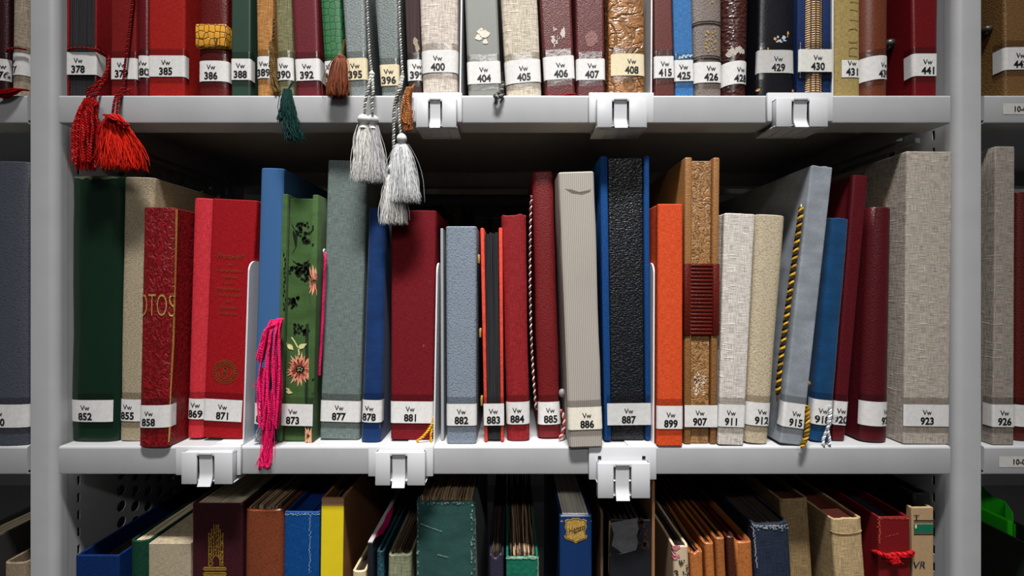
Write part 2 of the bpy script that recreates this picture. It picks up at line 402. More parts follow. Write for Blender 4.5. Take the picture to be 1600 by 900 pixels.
def rope(name, pts, r, mats, pitch=.006, strands=3, n=6, sub=8):
    pth = smoothpath(pts, sub); L_ = 0; mb = MB(); cum = [0]
    for a, c in zip(pth, pth[1:]): cum.append(cum[-1] + (c - a).length)
    tot = cum[-1]; m = max(12, int(tot / pitch * 10)); fine = []; j = 0
    for i in range(m + 1):
        d = tot * i / m
        while j < len(cum) - 2 and cum[j + 1] < d: j += 1
        t = (d - cum[j]) / ((cum[j + 1] - cum[j]) or 1); fine.append(pth[j].lerp(pth[j + 1], min(1, t)))
    u = (fine[1] - fine[0]).orthogonal().normalized(); frames = []
    for i in range(len(fine)):
        t = (fine[min(i + 1, m)] - fine[max(0, i - 1)]).normalized(); u = (u - t * u.dot(t)).normalized(); frames.append((u.copy(), t.cross(u)))
    for k in range(strands):
        P = []
        for i, p in enumerate(fine):
            a = 2 * math.pi * (k / strands + tot * i / m / pitch); P.append(p + (frames[i][0] * math.cos(a) + frames[i][1] * math.sin(a)) * r * .5)
        mb.tube(P, r * .58, n, k % len(mats))
    return mb.build(name, mats)
def strands(name, m, pts, r0, r1, n, th=.00035, wav=.0015, flat=.7, ends=.012, nseg=9, curl=1.0, bulge=0.0):
    """a skirt of threads following pts, spreading from radius r0 to r1"""
    pth = smoothpath(pts, 6); mb = MB()
    for i in range(n):
        a = R.uniform(0, 2 * math.pi); q = math.sqrt(R.random()); ph = R.uniform(0, 6); ph2 = R.uniform(0, 6); cut = 1 - abs(R.gauss(0, ends * 3)); P = []
        stray = 1.0 + (R.random() < .06) * R.uniform(.3, .8)
        for k in range(nseg):
            t = k / (nseg - 1) * cut; ii = t * (len(pth) - 1); j = min(int(ii), len(pth) - 2); c = pth[j].lerp(pth[j + 1], ii - j)
            rr = r0 + (r1 - r0) * (t ** .8) + bulge * math.sin(t * math.pi); w = wav * t
            P.append(c + Vector((math.cos(a) * q * rr * stray + w * math.sin(ph + t * 7 * curl), math.sin(a) * q * rr * flat + w * .6 * math.sin(ph2 + t * 6 * curl), w * .4 * math.sin(ph2 + t * 9))))
        mb.tube(P, th * R.uniform(.8, 1.2), 4, 0, [1.0] * (nseg - 1) + [.5])
    return mb.build(name, m)
def yarns(name, m, pts, r0, r1, n, th=.0009, wav=.001, flat=.6, pitch=.004):
    """thick twisted yarns"""
    pth = smoothpath(pts, 6); mb = MB()
    for i in range(n):
        a = 2 * math.pi * i / n + R.uniform(-.3, .3); q = R.uniform(.55, 1); ph = R.uniform(0, 6); cut = 1 - R.random() * .07; P = []
        N = 16
        for k in range(N):
            t = k / (N - 1) * cut; ii = t * (len(pth) - 1); j = min(int(ii), len(pth) - 2); c = pth[j].lerp(pth[j + 1], ii - j)
            rr = r0 + (r1 - r0) * min(1, t * 1.6); P.append(c + Vector((math.cos(a) * q * rr + wav * t * math.sin(ph + t * 8), math.sin(a) * q * rr * flat, wav * t * math.cos(ph + t * 7))))
        L_ = sum((x - y).length for x, y in zip(P, P[1:])); fine = smoothpath(P, 4)
        for kk in range(2):
            PP = [p + Vector((math.cos(math.pi * kk + u * L_ / len(fine) / pitch * 6.283), math.sin(math.pi * kk + u * L_ / len(fine) / pitch * 6.283), 0)) * th * .6 for u, p in enumerate(fine)]
            mb.tube(PP, th * .75, 4)
    return mb.build(name, m)

# ---------------------------------------------------------------- the setting
def plane_box(name, x0, x1, y0, y1, z0, z1, m): 
    o = MB().box(x0, x1, y0, y1, z0, z1).build(name, m, None, False); tag(o, kind='structure'); return o
plane_box('floor', -2.6, 2.6, -3.6, 2.2, -.05, 0, mat('plain', (120, 122, 124)))
plane_box('wall_back', -2.6, 2.6, 2.2, 2.25, 0, 3.1, mat('plain', (150, 150, 150)))
plane_box('ceiling', -2.6, 2.6, -3.6, 2.2, 3.1, 3.15, mat('plain', (205, 205, 205)))

ZT = CZ + 302 * LIP / F * .9990; ZM = CZ - 247.5 * LIP / F; ZB = ZM - .3844; LH = 44 * LIP / F
XL0, XL1 = (43 - 800) * LIP / F, (83 - 800) * LIP / F
XS0, XS1 = (92 - 800) * LIP / F, (1485 - 800) * LIP / F
XR0, XR1 = (1497.5 - 800) * LIP / F, (1537.5 - 800) * LIP / F
SD = .332                                            # depth of a shelf
# uprights: a rounded front post and pierced side panels
def rounded_post(x0, x1, ra, rb, y0, y1, z0, z1, name, parent):
    pr = [(x0, y1)]
    pr += [(x0 + ra - ra * math.cos(a), y0 + ra - ra * math.sin(a)) for a in [i * math.pi / 10 for i in range(6)]]
    pr += [(x1 - rb + rb * math.sin(a), y0 + rb - rb * math.cos(a)) for a in [i * math.pi / 16 for i in range(9)]]
    pr += [(x1, y1)]
    n = len(pr); V = [(x, y, z0) for x, y in pr] + [(x, y, z1) for x, y in pr]
    Fc = [(i, (i + 1) % n, (i + 1) % n + n, i + n) for i in range(n)] + [tuple(range(n)), tuple(range(2 * n - 1, n - 1, -1))]
    return link(name, V, Fc, GREY, parent, True, None, .5)
def side_panel(x, parent, th):
    mb = MB(); z0, z1 = ZB - .02, CZ + .40; y_ = LIP + .03
    def q(ya, yb, za, zb): mb.add([(x, ya, za), (x, yb, za), (x, yb, zb), (x, ya, zb)], [(0, 1, 2, 3)])
    ys = LIP + .028; q(LIP + .016, ys, z0, z1); z = z0                               # column of slots
    while z < z1 - .0001:
        zb = min(z + .02, z1); q(ys, ys + .0035, z, z + .0095 if z + .0095 < z1 else z1)
        z = zb
    q(ys + .0035, .577, z0, z1)
    cols = 12; pw = .0215; ph = .0205; r = .0068
    for c in range(cols):
        ya = .577 + c * pw; off = (ph / 2 if c % 2 else 0); z = z0
        if off: q(ya, ya + pw, z0, z0 + off); z = z0 + off
        while z + ph <= z1 + 1e-6:
            cy, cz = ya + pw / 2, z + ph / 2; n = 16; ring = []; outer = []
            for i in range(n):
                a = 2 * math.pi * (i + .5) / n; ring.append((x, cy + r * math.cos(a), cz + r * math.sin(a)))
                ca, sa = math.cos(a), math.sin(a); t = min(pw / 2 / max(abs(ca), 1e-6), ph / 2 / max(abs(sa), 1e-6)); outer.append((x, cy + t * ca, cz + t * sa))
            # corner points keep the cell rectangular
            V = ring + outer; Fc = [(i, (i + 1) % n, (i + 1) % n + n, i + n) for i in range(n)]
            cor = [(x, ya + pw, z + ph), (x, ya, z + ph), (x, ya, z), (x, ya + pw, z)]
            for ci, co in enumerate(cor):
                k = min(range(n), key=lambda i: abs(((math.atan2(co[2] - cz, co[1] - cy) - 2 * math.pi * (i + .5) / n) + math.pi) % (2 * math.pi) - math.pi))
                k2 = min((k - 1) % n, (k + 1) % n, key=lambda i: (Vector(outer[i]) - Vector(co)).length)
                V.append(co); Fc.append((n + k, n + k2, len(V) - 1))
            mb.add(V, Fc); z += ph
        q(ya, ya + pw, z, z1)
    q(.577 + cols * pw, LIP + SD + .012, z0, z1)
    q(LIP + .016, LIP + SD + .012, 0, z0); q(LIP + .016, LIP + SD + .012, z1, CZ + .78)
    o = mb.build('side_panel', GREY, parent, False)
    sm = o.modifiers.new('s', 'SOLIDIFY'); sm.thickness = .0012; sm.offset = 0
    return o
for x0, x1, ra, rb, lab in ((XL0, XL1, .002, .0085, 'left of the two grey steel uprights, beside the dark green book'), (XR0, XR1, .0085, .002, 'right of the two grey steel uprights, beside the wide grey linen book')):
    up = empty('shelf_upright', ((x0 + x1) / 2, LIP, 0)); tag(up, lab, 'shelf upright', 'grey steel shelf uprights')
    p = rounded_post(x0 - up.location.x, x1 - up.location.x, ra, rb, .002, .0165, 0, CZ + .78, 'front_post', up)
    for xx in (x0 + .0008, x1 - .0008):
        sp = side_panel(xx, up, 0); sp.matrix_parent_inverse = Matrix.Translation(-Vector(up.location))
    for zz in (ZT, ZM):
        for xa, sg in ((x0, -1), (x1, 1)):
            xa = xa - up.location.x; MB().box(min(xa + sg * .0016, xa + sg * .0075), max(xa + sg * .0016, xa + sg * .0075), .045, .30, zz - LH - .0075, zz - LH - .0015, .0008).build('support_rail', GREY, up)
    rp = MB().box(x0 - up.location.x + .002, x1 - up.location.x - .002, SD + .012, SD + .03, 0, CZ + .78, .003).build('rear_post', GREY, up)

def shelf(x0, x1, z, label, y0=LIP, dep=SD, grp='grey steel shelf boards', plates=()):
    mb = MB(); t = .0013; h = LH
    prof = [(y0 + .031, z - h), (y0 + .0016, z - h), (y0 + .0004, z - h + .0006), (y0, z - h + .0018), (y0, z - .0022), (y0 + .0007, z - .0007), (y0 + .0024, z)]
    back = y0 + dep
    prof += [(back - .0024, z), (back, z - .002), (back, z - h), (back - .022, z - h)]
    inn = [(back - .022, z - h + t), (back - t, z - h + t), (back - t, z - t), (y0 + t, z - t), (y0 + t, z - h + t), (y0 + .031, z - h + t)]
    allp = prof + inn; n = len(allp)
    V = [(x0, y, zz) for y, zz in allp] + [(x1, y, zz) for y, zz in allp]
    mb.add(V, [tuple(range(n)), tuple(range(2 * n - 1, n - 1, -1))] + [(i, (i + 1) % n, (i + 1) % n + n, i + n) for i in range(n)])
    if x0 == XS0:                                    # brackets that hang the shelf in the uprights
        for xa, xb in ((XL1 + .0016, x0 + .0005), (x1 - .0005, XR0 - .0016)): mb.box(xa, xb, y0 + .07, y0 + .28, z - h + .003, z - .003)
    for xe in (x0, x1 - t): mb.box(xe, xe + t, y0 + t, back - t, z - h + .004, z - t)   # end flanges
    o = mb.build('shelf_board', GREY, None, True, .35)
    return tag(o, label, 'shelf', grp)
g_ = .0004
shelves = {}
shelf(XS0, XS1, ZT + .3844, 'grey shelf over the top row of books, above the picture')
shelf(-1.0, 1.0, ZT + .3844, 'topmost shelf of the rear rack', LIP + SD + .05, .31, 'shelves of the rear rack')
for z, nm in ((ZT, 'upper'), (ZM, 'middle'), (ZB, 'lowest')):
    shelves[nm] = shelf(XS0, XS1, z, {'upper': 'long grey steel shelf under the top row of books with tassels over its edge', 'middle': 'long grey steel shelf under the row of books from 852 to 923', 'lowest': 'long grey steel shelf carrying the worn albums of the bottom row'}[nm])
    shelf(-1.0, XL0 - g_, z, {'upper': 'short end of grey shelf beyond the left upright, under book 377', 'middle': 'short end of grey shelf beyond the left upright, under the blue grey leather book', 'lowest': 'grey shelf beyond the left upright under the beige linen album at lower left'}[nm])
    rs = shelf(XR1 + g_, 1.0, z, {'upper': 'short end of grey shelf beyond the right upright, under book 442', 'middle': 'short end of grey shelf beyond the right upright, under linen book 926', 'lowest': 'grey shelf beyond the right upright under the dark album with green folder'}[nm])
    shelf(-1.0, 1.0, z, {'upper': 'shelf of the rear rack at the height of the upper shelf', 'middle': 'shelf of the rear rack carrying the dim books behind the middle row', 'lowest': 'shelf of the rear rack at the height of the lowest shelf'}[nm], LIP + SD + .05, .31, 'shelves of the rear rack')
    if nm != 'lowest':   # shelf mark strip on the right bay
        py = 170 if nm == 'upper' else 721.5; x0p = 1567 if nm == 'upper' else 1561
        mb = MB(); a = W(x0p, py + 8.5, LIP - .0003); b_ = W(x0p + 74, py - 8.5, LIP - .0003)
        st = link('shelf_mark', [(a.x, a.y, a.z), (b_.x, a.y, a.z), (b_.x, a.y, b_.z), (a.x, a.y, b_.z)], [(0, 1, 2, 3)], mat('paper', (196, 194, 190)), rs, False)
        v0, f0 = textmesh('10-01-0', 8.2 * LIP / F, .02); c = W(x0p + 40 if nm == 'middle' else x0p + 36, py, LIP - .0006)
        link('lettering', [(c.x + x, c.y, c.z + y) for x, y in v0], f0, INK, st, False)

# fixtures of the aisle lamp and of the added fill lamp
lf = empty('aisle_and_fill_lamp', (LAMP[0], LAMP[1] - .0, LAMP[2])); tag(lf, 'white strip lamp hanging over the aisle', 'lamp')
MB().box(-.42, .42, -.1, .1, 0, .05, .01).build('housing', WHITE, lf)
lg = empty('aisle_and_fill_lamp', FILL_LAMP); tag(lg, 'unseen white strip lamp added farther back as frontal fill', 'lamp')
MB().box(-.7, .7, -.18, .18, 0, .05, .01).build('housing', WHITE, lg)
for sx in (-.5, .5): MB().tube([(sx, 0, .05), (sx, 0, 3.1 - FILL_LAMP[2])], .004, 8).build('hanger', METAL, lg)
for sx in (-.3, .3): MB().tube([(sx, 0, .05), (sx, 0, 3.1 - LAMP[2])], .004, 8).build('hanger', METAL, lf)

# ---------------------------------------------------------------- bookends with plastic clips
def bookend(px, ytop, row, clip, fore, drop, label, lean=0.0, holes=False, dep=.17):
    """px: (x at top, x at foot) of the plate's front edge; clip=(x0,x1,y0,y1) back plate, fore=(x0,x1,y0,y1) front plate"""
    z = ZT if row == 'top' else ZM
    Y = LIP + .006
    p0 = W(px[1], 0, Y); root = empty('bookend', (p0.x, Y, z)); tag(root, label, 'bookend', 'white bookends clipped to the shelf edges')
    k = Y / F; hgt = CZ + (450 - ytop) * k - z; dx = (px[0] - px[1]) * k; t = .0016
    # plate: L sheet with a rounded upper front corner
    pts = []; r = .012
    pts += [(0, .001), (0, hgt - r)] + [(r - r * math.cos(a), hgt - r + r * math.sin(a)) for a in [i * math.pi / 12 for i in range(1, 7)]] + [(dep, hgt), (dep, .001)]
    n = len(pts); V = [(-t / 2 + dx * zz / hgt, y, zz) for y, zz in pts] + [(t / 2 + dx * zz / hgt, y, zz) for y, zz in pts]
    link('plate', V, [tuple(range(n)), tuple(range(2 * n - 1, n - 1, -1))] + [(i, (i + 1) % n, (i + 1) % n + n, i + n) for i in range(n)], METAL, root, True, None, .5)
    # foot on the shelf
    ys = LIP - .004; c0 = W(clip[0], 0, ys).x - p0.x; c1 = W(clip[1], 0, ys).x - p0.x
    mb = MB(); mb.box(-.03, t / 2, 0.0, dep, .0002, .0014); mb.build('foot', METAL, root)
    # back plate hugging the lip
    yl = LIP - Y
    mb = MB(); zt = .0026; kb = (LIP - .004) / F
    zb = CZ + (450 - clip[3]) * kb - z; ztop = CZ + (450 - clip[2]) * kb - z; ztop = .0012
    mb.box(c0, c1, yl - .0042, yl - .0006, zb, ztop, .0012)
    mb.box(max(c0, -.03) + .0005, min(c1, t / 2), yl - .003, yl + .008, .0002, .0013, .0003)
    if zb > -LH: pass
    mb.build('clip_back', WHITE, root)
    # front plate with the springy tab in the middle
    yf = LIP - .0125 - Y; kf = (LIP - .0125) / F
    fx0, fx1 = [(v - 800) * kf - p0.x for v in fore[:2]]; fz1 = CZ + (450 - fore[2]) * kf - z; fz0 = CZ + (450 - fore[3]) * kf - z
    w = fx1 - fx0; ta, tb_ = fx0 + w * .345, fx0 + w * .60; sl = w * .042; th = .0024
    mb = MB(); fl = .0016
    mb.box(fx0, ta - sl, yf, yf + th, fz0, fz1, .0008); mb.box(tb_ + sl, fx1, yf, yf + th, fz0, fz1, .0008)
    mb.box(ta - sl - .0005, tb_ + sl + .0005, yf, yf + th, fz1 - (fz1 - fz0) * .12, fz1, .0006)
    mb.box(fx0, fx0 + th, yf + .001, yl - .003, fz0, fz1, .0006); mb.box(fx1 - th, fx1, yf + .001, yl - .003, fz0, fz1, .0006)
    mb.box(fx0, fx1, yf + .0005, yl - .003, fz1 - th, fz1, .0007)
    mb.box(fx0, fx1, yf + .0045, yl - .003, fz0 + .0004, fz0 + .0014, .0002); mb.box(fx0, fx1, yf + .0072, yf + .0078, fz0, fz1)  # bottom and backing plates added to block light behind the tab slots
    mb.build('clip_front', WHITE, root)
    if holes:
        for xx in (fx0 + .0035, fx1 - .0045): MB().box(xx - .0018, xx + .0018, yl - .0046, yl - .0041, fz1 + .0012, fz1 + .0048).build('clip_slot_shade', DARK, root, False)  # shade inside the clip holes, put in as small dark plates
    mb = MB(); n = 12; V = []                                     # tab: curved tongue ending in a lip that kicks out
    for i in range(n + 1):
        u = i / n; zz = fz1 - .0035 - (fz1 - fz0 - .0035 + .0012) * u; yy = yf + .0004 + .0009 * math.sin(min(1, u / .72) * math.pi * .5) - (0.0042 * ((u - .68) / .32) ** 1.3 if u > .68 else 0)
        for xx, dy in ((ta, 0), (tb_, 0), (tb_, th * .7), (ta, th * .7)): V.append((xx, yy + dy, zz))
    Fc = [(i * 4 + a, i * 4 + (a + 1) % 4, i * 4 + 4 + (a + 1) % 4, i * 4 + 4 + a) for i in range(n) for a in range(4)] + [(0, 1, 2, 3), (n * 4, n * 4 + 1, n * 4 + 2, n * 4 + 3)]
    mb.add(V, Fc)
    mb.box(ta - .0003, tb_ + .0003, yf - .0012, yf + th, fz1 - .0026, fz1 + .0003, .0006)
    mb.build('clip_tab', WHITE, root, True, .5)
    # hook that grips below the lip, with ribs
    mb = MB(); zh = -LH - .0035
    if fz0 < zh + .002 or row == 'top':
        zh = min(zh, fz0 + .002) if row == 'top' else zh
        hw0, hw1 = fx0 + w * .0, fx1
        mb.box(hw0, hw1, yf + th, yl + .028, zh, zh + .0012, .0003)
        for i in range(5):
            xr = hw0 + (hw1 - hw0) * i / 4; mb.box(xr - .0007, xr + .0007, yf + th, yl + .028, zh - .0014, zh, .0003)
        mb.box(hw0, hw1, yl + .0265, yl + .028, zh - .0014, -LH - .0003, .0003)
        mb.build('clip_hook', WHITE, root)
    return root
BE = 'white bookend '
bookend((722, 719), -60, 'top', (640, 722, 146, 191), (650, 713, 153, 199), 0, BE + 'clipped under linen book 400 on the upper shelf')
bookend((1018.5, 1017.5), -60, 'top', (920, 1022, 147, 192), (933, 1011, 153, 199), 0, BE + 'clipped under tan book 408 on the upper shelf')
bookend((1301.5, 1301), -60, 'top', (1199, 1302, 144, 190), (1213, 1294, 153, 198), 0, BE + 'clipped under book 430 on the upper shelf')
bookend((389, 380), 407, 'mid', (274, 376, 699, 743), (283, 363, 707, 757), 0, BE + 'clipped to the middle shelf beside red book 871')
bookend((683, 678), 410, 'mid', (575, 677, 699, 745), (586, 664, 707, 759), 0, BE + 'clipped to the middle shelf beside red book 881')
bookend((1022, 1021), 410, 'mid', (920, 1026, 699, 750), (934, 1016, 724, 779), 0, BE + 'hanging lowest, clipped below black book 887', 0, True)

# ---------------------------------------------------------------- books
GT, GM, GB = 'books on the upper shelf', 'books on the middle shelf', 'albums on the lowest shelf'
def bk(no, row, T, B, label, m, kind='flat', lab=None, depth=.235, Y=None, up=0.0, r=.002, bulge=None, groove=0.0, pages=CREAMP, lumpy=0.0, worn=0.0, name='book', build=True, top=-70, cat='book', rim=.0009, **lk):
    if row == 'mid': Y = (CZ - ZM) * F / (B[2] - 450); z0 = ZM; g = GM
    elif row == 'top':
        Y = Y or .509; z0 = ZT; g = GT
        f = (top - 147) / (0 - 147); T = (B[0] + (T[0] - B[0]) * f, B[1] + (T[1] - B[1]) * f, top); B = (B[0], B[1], 147)
    else: Y = Y or .514; z0 = ZB; g = GB; B = (B[0], B[1], 450 + (CZ - ZB) * F / Y)
    b = Book(name, label, T, B, Y, z0 + up, depth, g, cat=cat)
    b.profile(kind, r, bulge, groove)
    if build:
        b.cover(m, lumpy=lumpy, worn=worn, rim=rim)
        if pages: b.pages(pages)
    if lab: b.sticker(no, lab[0], lab[1], **lk)
    return b
def blob(cx, cy, rx, ry, n=14, rough=.35):
    return [(cx + rx * math.cos(2 * math.pi * i / n) * R.uniform(1 - rough, 1 + rough), cy + ry * math.sin(2 * math.pi * i / n) * R.uniform(1 - rough, 1 + rough)) for i in range(n)]
def stroke(pts, w):                    # polyline in pixels -> thin quads
    out = []
    for (x0, y0), (x1, y1) in zip(pts, pts[1:]):
        l = math.hypot(x1 - x0, y1 - y0) or 1; nx, ny = -(y1 - y0) / l * w / 2, (x1 - x0) / l * w / 2
        out.append([(x0 + nx, y0 + ny), (x1 + nx, y1 + ny), (x1 - nx, y1 - ny), (x0 - nx, y0 - ny)])
    return out
def bar(x0, x1, y0, y1): return [(x0, y0), (x1, y0), (x1, y1), (x0, y1)]
CARD = mat('paper', (214, 206, 192))

# ---- middle shelf, left to right
b = bk(850, 'mid', (-30, 41, 252), (-38, 40, 697), 'blue grey leather book beyond the left upright, label number ending in 0', mat('leather', (74, 79, 88)), 'soft', (632, 668), bulge=.006, tx=-2.5, lumpy=.0004)
b = bk(852, 'mid', (107, 189, 275), (106, 182, 691), 'tall dark green book labelled 852, first on the middle shelf', mat('plain', (20, 42, 29), .25), 'soft', (625, 659), bulge=.009, lumpy=.0012, worn=.002, x0=106, x1=175, tx=134, pages=TANP)
b.decal([[(107 + i * 6.8, 275.5 + R.uniform(-1, 1)) for i in range(12)] + [(183 - i * 6.8, 279 + R.uniform(-1.5, 2)) for i in range(12)]], mat('plain', (92, 98, 80)), 'worn_edge')
b = bk(855, 'mid', (192, 240, 277), (185.5, 222, 690), 'beige twill cloth book labelled 855 between the dark green and the tooled red book', mat('twill', (172, 158, 132)), 'soft', (624, 658), bulge=.005, tx=199.5, lumpy=.0005, depth=.26)
b = bk(858, 'mid', (222, 272, 324), (215, 262, 700), 'dark red tooled album labelled 858 with gold lettering down its spine', mat('embossed', (118, 16, 21)), 'soft', (633, 668), bulge=.005, x0=216, x1=272, tx=232.5, name='photo_album', groove=.0, lumpy=.0004, slant=.03)
b.text('OTOS', 243, 476, 36, GOLD, 'gold_lettering', bold=-.012, sx=.40)
b.decal(stroke([(271.5, 326), (269.5, 420), (266, 540), (262.5, 640)], .9) + stroke([(262, 668), (261, 692)], 1.2), GOLD, 'gold_line')
b = bk(869, 'mid', (302, 331, 310), (291, 316, 688), 'narrow coral red cloth book labelled 869', mat('cloth', (196, 48, 58)), 'round', (623, 655), tx=305, up=.0016)
b = bk(871, 'mid', (331, 402, 312), (316, 378, 689), 'bright red cloth book labelled 871 with gold text and round state emblem', mat('cloth', (148, 16, 24)), 'flat', (624, 658), x0=317, x1=378, tx=348, r=.003, up=.0016)
olive = mat('gold', (128, 92, 38))
for tx_, yy, cap, sp in (('Protokoll', 400, 8.5, 1.1), ('der', 413, 4.6, 1), ('wissenschaftlichen', 422.5, 4.6, .95), ('Konferenz', 432, 4.8, 1.05), ('an der', 441.5, 4.6, 1), ('Militärakademie', 451, 5, 1), ('„Friedrich Engels“', 460.5, 5, 1), ('der', 470.5, 4.6, 1), ('Nationalen', 480, 5, 1), ('Volksarmee', 489.5, 5, 1)):
    b.text(tx_, 360.5 - (yy - 400) * .04, yy, cap, olive, 'gold_lettering', shear=.25, bold=-.01, sx=.78)
em = []; ex, ey = 352, 581
def ring(cx, cy, r, w, n=30): return [[(cx + q * math.cos(a), cy + q * math.sin(a)) for q, a in ((r, 2 * math.pi * i / n), (r, 2 * math.pi * (i + 1) / n), (r - w, 2 * math.pi * (i + 1) / n), (r - w, 2 * math.pi * i / n))] for i in range(n)]
for i in range(26):
    a = 2 * math.pi * i / 26
    for q, o in ((19.5, .10), (17.6, -.1)):
        c, s_ = math.cos(a), math.sin(a); em.append([(ex + c * (q - 2.2), ey + s_ * (q - 2.2)), (ex + (q) * math.cos(a + o) - 1 * s_, ey + q * math.sin(a + o) + c), (ex + c * (q + 1.8), ey + s_ * (q + 1.8)), (ex + q * math.cos(a + o * 1.8), ey + q * math.sin(a + o * 1.8))])
em += ring(ex, ey, 15, 1.2) + ring(ex, ey, 11.2, .9) + stroke([(ex - 4.5, ey + 8), (ex, ey - 8), (ex + 4.5, ey + 8)], 1.3) + stroke([(ex - 6, ey + 1), (ex + 6, ey + 1)], 1) + stroke([(ex, ey - 6), (ex, ey + 3)], 1.6) + stroke([(ex - 2.5, ey - 5), (ex + 2.5, ey - 5)], 1.8)
for i in range(14):
    a = math.pi * (1.15 + .7 * i / 13); em += stroke([(ex + 12 * math.cos(a), ey + 12 * math.sin(a)), (ex + 14.2 * math.cos(a), ey + 14.2 * math.sin(a))], .9)
b.decal(em, olive, 'gold_emblem')
b = bk(872, 'mid', (407, 443, 263), (395, 431, 691), 'tall ribbed sky blue cloth book behind the pink tassel', mat('cord', (62, 102, 150), None, None, 0, 1.6, .6), 'soft', (630, 663), bulge=.004, tx=411, depth=.27)
# green brocade album
b = bk(873, 'mid', (443, 499, 306), (433, 490, 691), 'green brocade album labelled 873 with woven flowers and a pink tassel', None, build=False, name='photo_album', depth=.21)
GRN = mat('velvet', (68, 98, 52), .5); GRD = mat('velvet', (30, 48, 27))
b.boards(GRN, 8.5 * b.k, 9 * b.k, -.0025, .001)
w0 = b.w; b.profile('flat', .0012, w=w0 - 19.5 * b.k, front=.0012); b.cover(GRN, name='spine', z1=b.h - .003); b.pages(CREAMP, t=.002)
PK = mat('plain', (222, 160, 128), .5); PK2 = mat('plain', (150, 58, 50), .5); LEAF = mat('plain', (205, 200, 140), .5); BLK = mat('velvet', (13, 24, 13))
def petals(cx, cy, r0, r1, n, w, clipx=None):
    out = []
    for i in range(n):
        a = 2 * math.pi * (i + R.uniform(-.2, .2)) / n; q = r1 * R.uniform(.8, 1.08); c, s_ = math.cos(a), math.sin(a)
        P = [(cx + c * r0 - s_ * w * .3, cy + s_ * r0 + c * w * .3), (cx + c * q * .6 - s_ * w * .5, cy + s_ * q * .6 + c * w * .5), (cx + c * q, cy + s_ * q), (cx + c * q * .6 + s_ * w * .5, cy + s_ * q * .6 - c * w * .5), (cx + c * r0 + s_ * w * .3, cy + s_ * r0 - c * w * .3)]
        if clipx: P = [(min(max(x, clipx[0]), clipx[1]), y) for x, y in P]
        out.append(P)
    return out
def leaf(x0, y0, x1, y1, w):
    l = math.hypot(x1 - x0, y1 - y0); nx, ny = -(y1 - y0) / l * w, (x1 - x0) / l * w; m_ = ((x0 + x1) / 2, (y0 + y1) / 2)
    return [(x0, y0), (m_[0] + nx * .8 - (x1 - x0) * .2, m_[1] + ny * .8 - (y1 - y0) * .2), (m_[0] + nx, m_[1] + ny), (x1, y1), (m_[0] - nx, m_[1] - ny), (m_[0] - nx * .8 - (x1 - x0) * .2, m_[1] - ny * .8 - (y1 - y0) * .2)]
sprigs = []
for cx, cy, n, r in ((475, 357, 11, 13), (480, 372, 9, 9), (469, 352, 6, 6), (474, 426, 16, 11), (462, 420, 8, 8), (468, 416, 8, 7), (478, 413, 7, 6), (455, 472, 12, 9), (461, 465, 7, 6), (451, 420, 5, 6), (466, 512, 9, 10), (476, 516, 7, 6)):
    for i in range(int(n * 1.7)):
        a = R.uniform(0, 6.3); q = r * math.sqrt(R.random()); x, y = cx + q * math.cos(a), cy + q * math.sin(a)
        if 446 < x < 487: sprigs.append(leaf(x, y, x + R.uniform(-4, 4), y + R.uniform(3, 6.5), 2.1))
sprigs += stroke([(452, 340), (456, 352), (462, 362), (472, 363)], 1.2) + stroke([(450, 405), (458, 408), (466, 414), (475, 415), (482, 406)], 1.4)
sprigs.append([(451, 362), (458, 360), (464, 370), (463, 384), (457, 395), (450, 397)])
b.decal(sprigs, BLK, 'woven_leaves', .0003)
b.decal([[(447, 518), (482, 505), (480, 640), (443, 640)]], GRD, 'woven_ground', .00025)
fx, fy = 468.5, 577
b.decal(petals(fx, fy, 5, 26, 26, 4.2, (444.5, 482)), PK, 'woven_flower', .0005); b.decal(petals(fx, fy, 5, 23, 26, 1.5, (444.5, 482)), PK2, 'woven_flower', .0006)
b.decal([[(fx + 7 * math.cos(i * .4488), fy + 6 * math.sin(i * .4488)) for i in range(14)]], BLK, 'woven_flower', .0008)
b.decal([[(fx + x + .9 * math.cos(i), fy + y + .9 * math.sin(i)) for i in range(6)] for x, y in ((-3, -2), (0, -3), (3, -1), (-1, 1), (2, 2), (-3, 2))], LEAF, 'woven_flower', .0009)
b.decal(stroke([(455, 527), (460, 534), (466, 545), (467, 555)], 2) + [leaf(464, 545, 479, 537, 4), leaf(458, 547, 447, 536, 4), leaf(446, 612, 457, 614, 3), leaf(446, 606, 454, 612, 2)], LEAF, 'woven_leaves', .0005)
SV = b.S, b.P, b.Nn, b.yb
b.profile('flat', .0015, w=w0, front=-.0027)
b.decal([p for p in petals(493, 440, 3, 25, 22, 4, (485.5, 496))], PK, 'woven_flower', .0003); b.decal(petals(493, 440, 3, 22, 20, 1.3, (485.5, 496)), PK2, 'woven_flower', .0004)
b.decal(petals(484, 680, 2, 14, 16, 3, (478.5, 488.5)), PK, 'woven_flower', .0003)
b.decal([leaf(447 + R.uniform(-3, 2), y, 447 + R.uniform(-3, 2), y + 6, 1.3) for y in range(395, 480, 7)] + [leaf(492, y, 489, y + 5, 1.4) for y in (352, 356, 380, 590, 612, 620, 632)], BLK, 'woven_leaves', .0003)
b.sticker(873, 630, 664, x0=442, x1=490, tx=459.5)
